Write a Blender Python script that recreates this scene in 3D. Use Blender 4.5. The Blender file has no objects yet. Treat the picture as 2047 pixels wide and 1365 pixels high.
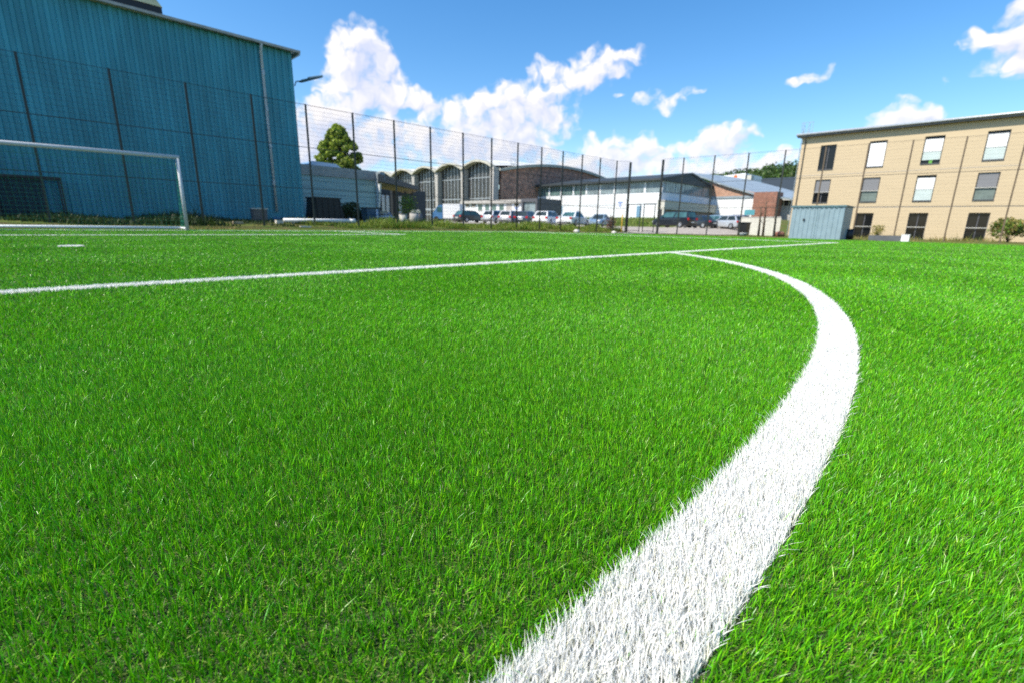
import bpy, math, random
import numpy as np
from mathutils import Matrix, Vector
from math import radians, sin, cos, tan, pi, atan2, hypot, degrees

random.seed(7); rng = np.random.default_rng(11)
SC = bpy.context.scene
COL = SC.collection

# ------------------------------------------------------------------ camera
# metres; x along the goal line, y away behind the goal, z up; goal centre at the origin
CAMP = np.array([-0.4769, -20.3371, 0.4092]); YAW, PITCH, ROLL, FPX = 0.773015, 0.242141, 0.0190103, 943.301
FW = np.array([cos(PITCH)*cos(YAW), cos(PITCH)*sin(YAW), -sin(PITCH)])
_r = np.cross(FW, [0, 0, 1]); _r /= np.linalg.norm(_r); _u = np.cross(_r, FW)
RT = cos(ROLL)*_r + sin(ROLL)*_u; UP = -sin(ROLL)*_r + cos(ROLL)*_u
cam = bpy.data.cameras.new('camera'); camo = bpy.data.objects.new('camera', cam); COL.objects.link(camo)
camo.matrix_world = Matrix(((RT[0], UP[0], -FW[0], CAMP[0]), (RT[1], UP[1], -FW[1], CAMP[1]), (RT[2], UP[2], -FW[2], CAMP[2]), (0, 0, 0, 1)))
cam.sensor_width = 36; cam.lens = FPX/2047*36; cam.clip_start = .02; cam.clip_end = 6000
cam.dof.use_dof = True; cam.dof.focus_distance = .85; cam.dof.aperture_fstop = 5.0
SC.camera = camo

def ray(px, py): return FW + RT*(px-1023.5)/FPX - UP*(py-682.5)/FPX      # measured photo pixel -> direction
def at_y(px, py, Y): d = ray(px, py); return CAMP + d*(Y-CAMP[1])/d[1]
def at_x(px, py, X): d = ray(px, py); return CAMP + d*(X-CAMP[0])/d[0]
def at_d(px, dist, py=450): d = ray(px, py); n = hypot(d[0], d[1]); return CAMP[0]+d[0]/n*dist, CAMP[1]+d[1]/n*dist

# ------------------------------------------------------------------ sun, sky, exposure
SUN_AZ, SUN_EL = radians(160), radians(50)
sun = bpy.data.lights.new('sun', 'SUN'); sun.energy = 4.8; sun.angle = radians(.53); sun.color = (1, .93, .81)
suno = bpy.data.objects.new('sun', sun); COL.objects.link(suno)
SD = Vector((cos(SUN_AZ)*cos(SUN_EL), sin(SUN_AZ)*cos(SUN_EL), sin(SUN_EL)))
suno.rotation_euler = SD.to_track_quat('Z', 'Y').to_euler(); suno.location = SD*60
SC.view_settings.view_transform = 'Standard'; SC.view_settings.look = 'None'; SC.view_settings.gamma = 1
SC.view_settings.exposure = 0.5
SC.cycles.max_bounces = 8; SC.cycles.use_denoising = False; SC.cycles.use_adaptive_sampling = False

CLOUD_GAIN = 7.6
CLOUDS = [  # measured in the photo: x, y, half width, half height, weight
 (718,72,46,40,1),(722,125,52,52,1),(650,265,60,40,.8),(686,112,38,42,1),(748,112,40,44,1),(700,168,58,46,1),(765,172,58,44,1),(715,200,75,26,.8),(805,196,50,20,.7),
 (628,238,58,34,1),(690,240,68,30,.8),(606,292,46,60,1),(668,300,80,40,.8),(740,285,58,42,.8),(780,232,20,30,.7),(852,214,30,26,.8),(838,190,18,15,.7),
 (815,275,70,32,.8),(898,262,58,44,1),(950,222,56,32,1),(1002,212,58,42,1),(1052,202,58,38,1),(1100,208,48,34,1),(1132,244,34,26,.8),
 (1000,272,80,40,1),(930,306,70,34,.8),(1056,266,60,32,.9),(1020,310,70,24,.7),
 (1092,142,36,22,1),(1148,166,42,22,.9),(1190,120,46,24,1),(1218,142,32,18,.8),(1264,112,28,18,.8),(1180,152,54,20,.8),(1235,112,22,12,.6),
 (1298,198,24,16,.8),(1332,214,22,18,.8),(1352,196,26,12,.7),(1388,181,20,9,.6),
 (1190,300,28,28,.9),(1240,302,44,30,.9),(1287,290,28,24,.9),(1332,306,38,16,.8),(1440,270,42,24,1),(1474,264,36,20,1),(1424,296,60,22,.9),
 (1500,326,54,18,.8),(1552,322,44,18,.8),(1250,336,170,24,.8),(1450,340,110,20,.8),(1120,330,70,22,.7),(850,325,250,46,.34),(1250,325,260,42,.34),(640,330,120,60,.5),
 (1628,152,34,15,.9),(1600,160,24,10,.7),(1893,167,18,10,.55),(1241,188,12,7,.5),
 (2044,22,32,54,1),(2012,80,52,26,1),(1958,84,46,20,.9),(2046,96,60,28,.9),(1998,136,62,20,.8),(2048,130,44,26,.8),
 (1800,222,42,36,.9),(1778,240,44,26,.8),(1852,238,42,20,.9),(1826,236,40,24,.9),
 (420,330,160,70,.8),(150,200,200,120,.7),(2300,160,160,70,.9),(2500,60,140,60,.9),(-400,60,160,90,.9),(1500,-400,220,60,.9),(600,-500,200,80,.9)]

def azel(px, py):
    d = ray(px, py); return degrees(atan2(d[1], d[0])), degrees(atan2(d[2], hypot(d[0], d[1])))

def build_world():
    w = bpy.data.worlds.new('World'); SC.world = w; w.use_nodes = True
    w.cycles.sampling_method = 'MANUAL'; w.cycles.sample_map_resolution = 256
    nt = w.node_tree; N, L = nt.nodes, nt.links; N.clear()
    def vm(op, a, b=None, c=None):
        n = N.new('ShaderNodeVectorMath'); n.operation = op
        for i, v in enumerate((a, b, c)):
            if v is None: continue
            if isinstance(v, (tuple, list)): n.inputs[i].default_value = v
            else: L.new(v, n.inputs[i])
        return n
    def ma(op, a, b=None, c=None, clamp=False):
        n = N.new('ShaderNodeMath'); n.operation = op; n.use_clamp = clamp
        for i, v in enumerate((a, b, c)):
            if v is None: continue
            if isinstance(v, (int, float)): n.inputs[i].default_value = v
            else: L.new(v, n.inputs[i])
        return n.outputs[0]
    def mrange(v, f0, f1, t0=0., t1=1., smooth=False):
        n = N.new('ShaderNodeMapRange'); n.interpolation_type = 'SMOOTHSTEP' if smooth else 'LINEAR'
        for k, x in zip(('From Min', 'From Max', 'To Min', 'To Max'), (f0, f1, t0, t1)): n.inputs[k].default_value = x
        L.new(v, n.inputs['Value']); return n.outputs[0]
    tc = N.new('ShaderNodeTexCoord'); sep = N.new('ShaderNodeSeparateXYZ'); L.new(tc.outputs['Generated'], sep.inputs[0])
    az = ma('MULTIPLY', ma('ARCTAN2', sep.outputs[1], sep.outputs[0]), 57.29578)
    el = ma('MULTIPLY', ma('ARCSINE', sep.outputs[2]), 57.29578)
    cb = N.new('ShaderNodeCombineXYZ'); L.new(az, cb.inputs[0]); L.new(el, cb.inputs[1]); P = cb.outputs[0]
    sky = N.new('ShaderNodeTexSky'); sky.sky_type = 'NISHITA'; sky.sun_disc = False
    sky.sun_elevation = SUN_EL; sky.sun_rotation = pi/2 - SUN_AZ
    sky.air_density = 1.0; sky.dust_density = .5; sky.ozone_density = 2.0
    hs = N.new('ShaderNodeHueSaturation'); hs.inputs['Saturation'].default_value = 1.34; hs.inputs['Value'].default_value = 1.36
    L.new(sky.outputs[0], hs.inputs['Color'])
    def background(col):
        bg = N.new('ShaderNodeBackground'); bg.inputs['Strength'].default_value = .11; L.new(col, bg.inputs['Color']); return bg.outputs[0]
    # billowing detail shared by all clouds
    nz = N.new('ShaderNodeTexNoise'); nz.noise_dimensions = '2D'; nz.inputs['Scale'].default_value = .42; nz.inputs['Detail'].default_value = 2; L.new(P, nz.inputs['Vector'])
    Q = vm('ADD', P, vm('MULTIPLY_ADD', nz.outputs['Color'], (2.4, 2.4, 0), (-1.2, -1.2, 0)).outputs[0]).outputs[0]
    nf = N.new('ShaderNodeTexNoise'); nf.noise_dimensions = '2D'; nf.inputs['Scale'].default_value = .8; nf.inputs['Detail'].default_value = 5; nf.inputs['Roughness'].default_value = .5; L.new(P, nf.inputs['Vector'])
    fb = ma('MULTIPLY_ADD', nf.outputs['Fac'], .62, -.28)
    def billow(vec):
        vo = N.new('ShaderNodeTexVoronoi'); vo.voronoi_dimensions = '2D'; vo.feature = 'SMOOTH_F1'; vo.inputs['Scale'].default_value = .55
        vo.inputs['Detail'].default_value = 3; vo.inputs['Roughness'].default_value = .5; vo.inputs['Smoothness'].default_value = .5
        L.new(vec, vo.inputs['Vector']); return ma('MULTIPLY_ADD', vo.outputs['Distance'], -.55, .26)
    OFF = (.9, .8, 0)
    Q2 = vm('ADD', Q, OFF).outputs[0]
    n1, n2 = ma('ADD', billow(Q), fb), ma('ADD', billow(Q2), fb)
    low = mrange(el, 0, 12, .8, 1)
    blobs = []
    for (x, y, rx, ry, wt) in CLOUDS:
        a, e = azel(x, y); a1, _ = azel(x+rx, y); _, e1 = azel(x, y+ry)
        blobs.append((a, e, max(abs(a1-a), .3)*1.3, max(abs(e1-e), .3)*1.3, wt))
    def cell_shader(lo, hi):
        def field(vec):
            acc = None
            for (a, e, rx, ry, wt) in blobs:
                if a+rx < lo-2.2 or a-rx > hi+2.2: continue
                t = vm('MULTIPLY_ADD', vec, (1/rx, 1/ry, 0), (-a/rx, -e/ry, 0)).outputs[0]
                f = ma('MULTIPLY_ADD', vm('DOT_PRODUCT', t, t).outputs['Value'], -wt, wt, clamp=True)
                acc = f if acc is None else ma('ADD', acc, f)
            return acc
        A1 = field(Q)
        if A1 is None: return background(hs.outputs[0])
        A2 = field(Q2)
        def dens(A, n): return ma('MULTIPLY_ADD', n, ma('MULTIPLY', A, 2.2, clamp=True), ma('SUBTRACT', 1., ma('POWER', .22, A)))
        d1, d2 = dens(A1, n1), dens(A2, n2)
        alpha = ma('MULTIPLY', mrange(d1, .13, .80, smooth=True), low)
        lit = ma('MULTIPLY_ADD', ma('SUBTRACT', d1, d2), .6, .62)
        lit = ma('SUBTRACT', lit, mrange(A2, .7, 2.4, 0, .42), clamp=True)
        cr = N.new('ShaderNodeValToRGB'); e = cr.color_ramp.elements; e[0].position = .15; e[0].color = (.62, .67, .85, 1); e[1].position = .7; e[1].color = (.93, .90, .91, 1); L.new(lit, cr.inputs[0])
        c = vm('SCALE', cr.outputs[0]); c.inputs['Scale'].default_value = CLOUD_GAIN
        mx = N.new('ShaderNodeMix'); mx.data_type = 'RGBA'; L.new(alpha, mx.inputs['Factor']); L.new(hs.outputs[0], mx.inputs['A']); L.new(c.outputs[0], mx.inputs['B'])
        return background(mx.outputs['Result'])
    edges = [-14, 8, 20, 30, 38, 46, 54, 62, 72, 100]
    def mixs(f, a, b):
        m = N.new('ShaderNodeMixShader'); L.new(f, m.inputs[0]); L.new(a, m.inputs[1]); L.new(b, m.inputs[2]); return m.outputs[0]
    def tree(cells):
        if len(cells) == 1: return cell_shader(*cells[0])
        h = len(cells)//2; return mixs(ma('GREATER_THAN', az, float(cells[h][0])), tree(cells[:h]), tree(cells[h:]))
    view = tree(list(zip(edges[:-1], edges[1:])))
    inview = ma('MULTIPLY', ma('MULTIPLY', ma('GREATER_THAN', az, -14.), ma('LESS_THAN', az, 100.)), ma('MULTIPLY', ma('GREATER_THAN', el, -1.), ma('LESS_THAN', el, 40.)))
    out = N.new('ShaderNodeOutputWorld'); L.new(mixs(inview, background(hs.outputs[0]), view), out.inputs['Surface'])
build_world()

# ------------------------------------------------------------------ helpers
class MB:
    def __init__(s): s.v = []; s.f = []
    def quad(s, *p): n = len(s.v); s.v += [tuple(q) for q in p]; s.f.append(tuple(range(n, n+len(p)))); return s
    def box(s, x0, x1, y0, y1, z0, z1):
        n = len(s.v); s.v += [(x, y, z) for z in (z0, z1) for (x, y) in ((x0, y0), (x1, y0), (x1, y1), (x0, y1))]
        s.f += [tuple(n+i for i in f) for f in ((3, 2, 1, 0), (4, 5, 6, 7), (0, 1, 5, 4), (1, 2, 6, 5), (2, 3, 7, 6), (3, 0, 4, 7))]; return s
    def bar(s, p, q, w, h=None):
        p, q = Vector(p), Vector(q); d = (q-p).normalized(); h = h or w
        a = d.cross(Vector((0, 0, 1))); a = Vector((1, 0, 0)) if a.length < 1e-3 else a.normalized(); b = a.cross(d).normalized()
        n = len(s.v)
        for e in (p, q):
            for (i, j) in ((-1, -1), (1, -1), (1, 1), (-1, 1)): s.v.append(tuple(e+a*i*w/2+b*j*h/2))
        s.f += [tuple(n+i for i in f) for f in ((0, 1, 2, 3), (7, 6, 5, 4), (0, 4, 5, 1), (1, 5, 6, 2), (2, 6, 7, 3), (3, 7, 4, 0))]; return s
    def tube(s, pts, r, k=10, caps=True):
        pts = [Vector(p) for p in pts]; n = len(s.v); rr = r if isinstance(r, (list, tuple)) else [r]*len(pts)
        for i, p in enumerate(pts):
            d = (pts[min(i+1, len(pts)-1)]-pts[max(i-1, 0)]).normalized()
            a = d.cross(Vector((0, 0, 1))); a = Vector((1, 0, 0)) if a.length < 1e-3 else a.normalized(); b = a.cross(d)
            for j in range(k): t = 2*pi*j/k; s.v.append(tuple(p+(a*cos(t)+b*sin(t))*rr[i]))
        for i in range(len(pts)-1):
            for j in range(k): s.f.append((n+i*k+j, n+i*k+(j+1) % k, n+(i+1)*k+(j+1) % k, n+(i+1)*k+j))
        if caps: s.f.append(tuple(n+j for j in range(k))[::-1]); s.f.append(tuple(n+(len(pts)-1)*k+j for j in range(k)))
        return s
    def prism(s, poly, lo, hi, axis):   # poly of (a,b) in the other two axes
        def P(a, b, t): return {'x': (t, a, b), 'y': (a, t, b), 'z': (a, b, t)}[axis]
        n = len(s.v); k = len(poly); s.v += [P(a, b, lo) for a, b in poly]+[P(a, b, hi) for a, b in poly]
        s.f.append(tuple(range(n, n+k))[::-1]); s.f.append(tuple(range(n+k, n+2*k)))
        s.f += [(n+i, n+(i+1) % k, n+k+(i+1) % k, n+k+i) for i in range(k)]; return s
    def build(s, name, m, parent=None, smooth=False, fix=True):
        me = bpy.data.meshes.new(name); me.from_pydata(s.v, [], s.f)
        if fix:
            import bmesh
            bm = bmesh.new(); bm.from_mesh(me); bmesh.ops.recalc_face_normals(bm, faces=bm.faces); bm.to_mesh(me); bm.free()
        if smooth:
            for p in me.polygons: p.use_smooth = True
        me.materials.append(m); o = bpy.data.objects.new(name, me); COL.objects.link(o)
        if parent: o.parent = parent; o.matrix_parent_inverse = Matrix.Translation(-Vector(parent.location)) if parent.type == 'EMPTY' and tuple(parent.rotation_euler) == (0, 0, 0) and not parent.get('local') else Matrix()
        return o
def tag(o, label=None, cat=None, group=None, kind=None):
    for k, v in (('label', label), ('category', cat), ('group', group), ('kind', kind)):
        if v: o[k] = v
    return o
def thing(name, loc, label, cat, group=None, local=False, rz=0):
    o = bpy.data.objects.new(name, None); COL.objects.link(o); o.location = loc; o.rotation_euler = (0, 0, rz); o.empty_display_size = .2
    if local: o['local'] = 1
    return tag(o, label, cat, group)
def structure(o): o['kind'] = 'structure'; return o
def copy_tree(o, parent=None):
    c = o.copy(); COL.objects.link(c)
    if parent: c.parent = parent
    for ch in list(o.children): copy_tree(ch, c)
    return c

def mat(name, c, rough=.6, var=.18, scale=3., metal=0., spec=.5, bump=0., bscale=20., coat=0., stretch=(1, 1, 1)):
    m = bpy.data.materials.new(name); m.use_nodes = True; N, L = m.node_tree.nodes, m.node_tree.links
    b = N['Principled BSDF']; b.inputs['Roughness'].default_value = rough; b.inputs['Metallic'].default_value = metal
    b.inputs['Specular IOR Level'].default_value = spec; b.inputs['Coat Weight'].default_value = coat
    tc = N.new('ShaderNodeTexCoord'); mp = N.new('ShaderNodeMapping'); mp.inputs['Scale'].default_value = stretch; L.new(tc.outputs['Object'], mp.inputs[0])
    n = N.new('ShaderNodeTexNoise'); n.inputs['Scale'].default_value = scale; n.inputs['Detail'].default_value = 5; L.new(mp.outputs[0], n.inputs['Vector'])
    r = N.new('ShaderNodeValToRGB'); r.color_ramp.elements[0].position = .3; r.color_ramp.elements[1].position = .7
    r.color_ramp.elements[0].color = tuple(x*(1-var) for x in c)+(1,); r.color_ramp.elements[1].color = tuple(min(1, x*(1+var)) for x in c)+(1,)
    L.new(n.outputs['Fac'], r.inputs[0]); L.new(r.outputs[0], b.inputs['Base Color'])
    if bump:
        n2 = N.new('ShaderNodeTexNoise'); n2.inputs['Scale'].default_value = bscale; n2.inputs['Detail'].default_value = 6; L.new(tc.outputs['Object'], n2.inputs['Vector'])
        bp = N.new('ShaderNodeBump'); bp.inputs['Strength'].default_value = bump; bp.inputs['Distance'].default_value = .03
        L.new(n2.outputs['Fac'], bp.inputs['Height']); L.new(bp.outputs[0], b.inputs['Normal'])
    return m
def brick_mat(name, c1, c2, mortar, bw=.5, bh=.2, mort=.02, var=.5):
    m = bpy.data.materials.new(name); m.use_nodes = True; N, L = m.node_tree.nodes, m.node_tree.links; b = N['Principled BSDF']; b.inputs['Roughness'].default_value = .85
    tc = N.new('ShaderNodeTexCoord'); s = N.new('ShaderNodeSeparateXYZ'); L.new(tc.outputs['Object'], s.inputs[0])
    a = N.new('ShaderNodeMath'); a.operation = 'ADD'; L.new(s.outputs[0], a.inputs[0]); L.new(s.outputs[1], a.inputs[1])
    cb = N.new('ShaderNodeCombineXYZ'); L.new(a.outputs[0], cb.inputs[0]); L.new(s.outputs[2], cb.inputs[1])
    t = N.new('ShaderNodeTexBrick'); L.new(cb.outputs[0], t.inputs['Vector']); t.inputs['Color1'].default_value = c1+(1,); t.inputs['Color2'].default_value = c2+(1,); t.inputs['Mortar'].default_value = mortar+(1,)
    t.inputs['Scale'].default_value = 1; t.inputs['Brick Width'].default_value = bw; t.inputs['Row Height'].default_value = bh; t.inputs['Mortar Size'].default_value = mort
    n = N.new('ShaderNodeTexNoise'); n.inputs['Scale'].default_value = 1.3; n.inputs['Detail'].default_value = 4; n.inputs['Roughness'].default_value = .7; L.new(cb.outputs[0], n.inputs['Vector'])
    mr = N.new('ShaderNodeMapRange'); mr.inputs['From Min'].default_value = .3; mr.inputs['From Max'].default_value = .7; mr.inputs['To Min'].default_value = 1-var; mr.inputs['To Max'].default_value = 1+var; L.new(n.outputs['Fac'], mr.inputs[0])
    v = N.new('ShaderNodeVectorMath'); v.operation = 'SCALE'; L.new(t.outputs['Color'], v.inputs[0]); L.new(mr.outputs[0], v.inputs['Scale'])
    L.new(v.outputs[0], b.inputs['Base Color']); return m
def glass_mat(name, c, rough=.06):
    return mat(name, c, rough, .35, .8, spec=.28)

M = dict(
 teal=mat('teal_sheet', (.05, .285, .355), .45, .2, .9, stretch=(1, 1, .35), bump=.05), teal_dark=mat('dark_teal', (.02, .08, .1), .6),
 zinc=mat('zinc', (.42, .45, .47), .4, .12, 6, metal=.3), conc=mat('concrete', (.42, .40, .37), .85, .2, 2.5, bump=.2),
 alu=mat('pale_aluminium', (.52, .53, .53), .4, .08, 4), ghglass=glass_mat('hall_glass', (.05, .05, .048)), brown=mat('brown_post_paint', (.12, .085, .05), .6), black=mat('black_paint', (.012, .012, .014), .5), dark=mat('dark_metal', (.018, .02, .021), .45, .2), post=mat('post_paint', (.016, .022, .02), .45),
 khaki=mat('khaki_sheet', (.66, .60, .36), .6), fascia=mat('fascia', (.42, .39, .36), .7), annex=mat('grey_green_sheet', (.36, .52, .52), .45, .08, 2, stretch=(.2, .2, 4)),
 white=mat('white_paint', (.78, .79, .79), .45, .04), wwall=mat('white_wall', (.74, .75, .76), .7, .06, .6), cream=mat('cream_concrete', (.55, .53, .46), .8, .1),
 slate=mat('slate_roof', (.035, .045, .05), .6, .2), roofg=mat('grey_roof', (.28, .33, .36), .45, .12, .5), shell=mat('shell_concrete', (.50, .48, .40), .8, .15, .8),
 shellw=mat('white_shell', (.66, .66, .64), .8, .1, .8), glass=glass_mat('dark_glass', (.010, .011, .012)), tint=glass_mat('green_glass', (.10, .17, .16)), gglass=glass_mat('grey_glass', (.22, .28, .30)),
 beige=mat('beige_cladding', (.545, .43, .275), .75, .04, 1.5, stretch=(1, .25, 3)), anth=mat('anthracite_frame', (.09, .09, .10), .5), eave=mat('eave_sheet', (.16, .15, .15), .55),
 blind=mat('white_blind', (.80, .81, .82), .5, .04, 30, stretch=(.02, .02, 1)), blindg=mat('grey_blind', (.20, .20, .21), .5, .1, 30, stretch=(.02, .02, 1)), curtain=mat('pale_screen', (.50, .58, .56), .5, .05),
 rail=mat('steel_rail', (.62, .58, .52), .35, .05, metal=.4), shed=mat('blue_grey_sheet', (.23, .32, .355), .5, .1, 2), shedd=mat('shed_trim', (.10, .19, .21), .5),
 tail=mat('red_lens', (.5, .02, .02), .15, .05), lamp=mat('lamp_lens', (.75, .77, .78), .12, .05), plate=mat('number_plate', (.75, .75, .72), .5, .03), tyre=mat('tyre', (.018, .018, .018), .8), rim=mat('alloy', (.5, .51, .52), .3, .05, metal=.7),
 chrome=mat('chrome', (.6, .6, .6), .15, .03, metal=1), carglass=glass_mat('car_glass', (.03, .045, .05), .04), teal_glass=glass_mat('teal_car_glass', (.05, .13, .14), .05), yellow=mat('yellow_paint', (.75, .45, .04), .5), blue=mat('blue_paint', (.05, .16, .33), .5),
 bluedoor=mat('blue_door', (.16, .30, .42), .5), rust=mat('rusty_steel', (.11, .06, .035), .9, .4, 8), wood=mat('weathered_wood', (.42, .34, .24), .85, .25, 6), bark=mat('bark', (.09, .065, .04), .95, .3, 5, bump=.5),
 net=mat('green_net', (.03, .28, .17), .7), stone=mat('pale_stone', (.58, .55, .50), .9, .2, 8, bump=.4), orange=mat('orange_paint', (.75, .18, .04), .6), bluemark=mat('blue_mark', (.25, .33, .58), .6), tarp=mat('grey_sacks', (.45, .46, .52), .8, .2, 5, bump=.3),
 binblue=mat('blue_bin', (.05, .11, .16), .5), dnet=mat('dark_cage_mesh', (.012, .018, .018), .8), skyl=mat('skylight_sheet', (.25, .40, .58), .25, .05), aspht=mat('asphalt', (.36, .32, .275), .95, .18, 1.5, bump=.3, bscale=60),
 brick=brick_mat('brown_brick', (.46, .21, .14), (.25, .135, .105), (.42, .31, .24), .9, .32, .03, .6), redbrick=brick_mat('red_brick', (.30, .115, .07), (.22, .085, .06), (.28, .2, .15), .5, .2, .02, .3), tanbrick=brick_mat('tan_brick', (.46, .24, .15), (.40, .22, .15), (.48, .36, .27), .5, .2, .02, .25),
)

def S(t): t = np.clip(t, 0, 1); return t*t*(3-2*t)
def gz(x, y):
    x = np.asarray(x, float); y = np.asarray(y, float)
    z = -.13*S((x-18)/17)
    north = .33*S((y-2.8)/5) + .011*np.clip(y-8, 0, 60)
    wy = S((y+6)/8)
    east = wy*(.40*S((x-39)/11)+1.45*S((x-57)/20)) - (1-wy)*.30*S((x-38)/6)
    n2 = north*1.0
    return z*(1-S((y-2.8)/5)) + np.where(x > 39, np.maximum(n2, 0)*(east < n2) + east*(east >= n2)*1.0, n2 + np.minimum(east, 0)) + .13*S((x-39)/11)*wy*(1-S((y-2.8)/5))

def grid_mesh(name, xs, ys, zf, m):
    X, Y = np.meshgrid(xs, ys); Z = zf(X, Y); nx, ny = len(xs), len(ys)
    v = np.stack([X, Y, Z], -1).reshape(-1, 3); i = (np.arange(ny-1)[:, None]*nx+np.arange(nx-1)[None]).reshape(-1)
    f = np.stack([i, i+1, i+1+nx, i+nx], -1)
    return numpy_mesh(name, v, f, m)
def numpy_mesh(name, v, f, m, col=None, smooth=True):
    me = bpy.data.meshes.new(name); nv, (nf, k) = len(v), f.shape
    me.vertices.add(nv); me.vertices.foreach_set('co', np.ascontiguousarray(v, np.float32).ravel())
    me.loops.add(nf*k); me.loops.foreach_set('vertex_index', np.ascontiguousarray(f, np.int32).ravel())
    me.polygons.add(nf); me.polygons.foreach_set('loop_start', np.arange(0, nf*k, k, dtype=np.int32))
    if smooth: me.polygons.foreach_set('use_smooth', np.ones(nf, bool))
    if col is not None:
        a = me.attributes.new('tint', 'FLOAT_COLOR', 'POINT'); c = np.ones((nv, 4), np.float32); c[:, :3] = col; a.data.foreach_set('color', c.ravel())
    me.update(calc_edges=True); me.materials.append(m)
    o = bpy.data.objects.new(name, me); COL.objects.link(o); return o

def leaf_mat(name, rough=.45, trans=.25, spec=.5):
    m = bpy.data.materials.new(name); m.use_nodes = True; N, L = m.node_tree.nodes, m.node_tree.links
    b = N['Principled BSDF']; b.inputs['Roughness'].default_value = rough; b.inputs['Specular IOR Level'].default_value = spec
    a = N.new('ShaderNodeAttribute'); a.attribute_name = 'tint'; L.new(a.outputs['Color'], b.inputs['Base Color'])
    t = N.new('ShaderNodeBsdfTranslucent'); L.new(a.outputs['Color'], t.inputs['Color'])
    mx = N.new('ShaderNodeMixShader'); mx.inputs[0].default_value = trans; L.new(b.outputs[0], mx.inputs[1]); L.new(t.outputs[0], mx.inputs[2])
    L.new(mx.outputs[0], N['Material Output'].inputs['Surface']); return m
MG = leaf_mat('turf_fibre', .37, .22, .45); MW = leaf_mat('white_fibre', .5, .3, .4); ML = leaf_mat('leaf', .5, .3, .4)

def blade_mesh(name, x, y, z, h, w, lx, ly, ang, col, m, segs):
    """blades: root (x,y,z), height h, width w, tip lean (lx,ly), facing ang"""
    n = len(x); dx, dy = np.cos(ang)*w/2, np.sin(ang)*w/2
    ts = np.linspace(0, 1, segs+1); V = []; 
    for t in ts[:-1]:
        k = t**1.7; wd = 1-.35*t
        cx, cy, cz = x+lx*k, y+ly*k, z+h*(t-.12*t*t)
        V.append(np.stack([cx-dx*wd, cy-dy*wd, cz], -1)); V.append(np.stack([cx+dx*wd, cy+dy*wd, cz], -1))
    V.append(np.stack([x+lx-dx*.18, y+ly-dy*.18, z+h*.88], -1)); V.append(np.stack([x+lx+dx*.18, y+ly+dy*.18, z+h*.88], -1))
    k = len(V); v = np.stack(V, 1).reshape(-1, 3); base = np.arange(n)*k
    F = [np.stack([base+2*i, base+2*i+1, base+2*i+3, base+2*i+2], -1) for i in range(segs)]
    f = np.stack(F, 1).reshape(-1, 4); c = np.repeat(col, k, 0)
    return numpy_mesh(name, v, f, m, c)
def join_meshes(objs, name):
    a = objs[0]
    if len(objs) > 1:
        with bpy.context.temp_override(active_object=a, object=a, selected_objects=objs, selected_editable_objects=objs): bpy.ops.object.join()
    a.name = name; return a

# ------------------------------------------------------------------ ground
def ground_mat():
    m = bpy.data.materials.new('soil_and_rough_grass'); m.use_nodes = True; N, L = m.node_tree.nodes, m.node_tree.links; b = N['Principled BSDF']; b.inputs['Roughness'].default_value = .95; b.inputs['Specular IOR Level'].default_value = .15
    tc = N.new('ShaderNodeTexCoord'); n = N.new('ShaderNodeTexNoise'); n.inputs['Scale'].default_value = .9; n.inputs['Detail'].default_value = 8; n.inputs['Roughness'].default_value = .65; L.new(tc.outputs['Object'], n.inputs['Vector'])
    r = N.new('ShaderNodeValToRGB'); e = r.color_ramp.elements; e[0].position = .35; e[0].color = (.17, .12, .055, 1); e[1].position = .52; e[1].color = (.10, .13, .025, 1); x = e.new(.7); x.color = (.08, .14, .02, 1)
    L.new(n.outputs['Fac'], r.inputs[0]); L.new(r.outputs[0], b.inputs['Base Color']); return m
xs = np.unique(np.concatenate([np.linspace(-1500, -60, 12), np.arange(-60, 120, 1.), np.linspace(120, 2500, 16)]))
ys = np.unique(np.concatenate([np.linspace(-1500, -40, 12), np.arange(-40, 120, 1.), np.linspace(120, 2500, 16)]))
def zground(x, y):
    inside = (x < 36.5) & (y < 2.2) & (x > -45) & (y > -60)
    return gz(x, y) - .02 - .06*inside
structure(grid_mesh('ground', xs, ys, zground, ground_mat()))
def tz(x, y): return gz(x, y)-.017     # foot of the pile: the tips stand at pitch level
TX, TY = 36.0, 2.0       # edges of the turf carpet
def turf_mat():
    m = bpy.data.materials.new('turf_infill'); m.use_nodes = True; N, L = m.node_tree.nodes, m.node_tree.links; b = N['Principled BSDF']; b.inputs['Roughness'].default_value = .9
    tc = N.new('ShaderNodeTexCoord'); n = N.new('ShaderNodeTexNoise'); n.inputs['Scale'].default_value = 420; n.inputs['Detail'].default_value = 2; L.new(tc.outputs['Object'], n.inputs['Vector'])
    r = N.new('ShaderNodeValToRGB'); e = r.color_ramp.elements; e[0].position = .42; e[0].color = (.022, .035, .012, 1); e[1].position = .66; e[1].color = (.15, .16, .09, 1); x = e.new(.55); x.color = (.04, .08, .015, 1)
    L.new(n.outputs['Fac'], r.inputs[0]); L.new(r.outputs[0], b.inputs['Base Color']); return m
structure(grid_mesh('turf_base', np.linspace(-40, TX, 39), np.linspace(-58, TY, 31), tz, turf_mat()))
# car park asphalt laid on the terrain behind the fences
def sheet(name, x0, x1, y0, y1, m, lift=.006, st=1.):
    o = grid_mesh(name, np.arange(x0, x1+.01, st), np.arange(y0, y1+.01, st), lambda x, y: gz(x, y)+lift, m); return structure(o)
sheet('car_park', 40, 61, -4, 9, M['aspht']); sheet('car_park_lane', 31, 58, 9, 46, M['aspht'])
sheet('gate_path', 36.3, 40, .2, 3.4, M['aspht'], .012, .4)

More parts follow.
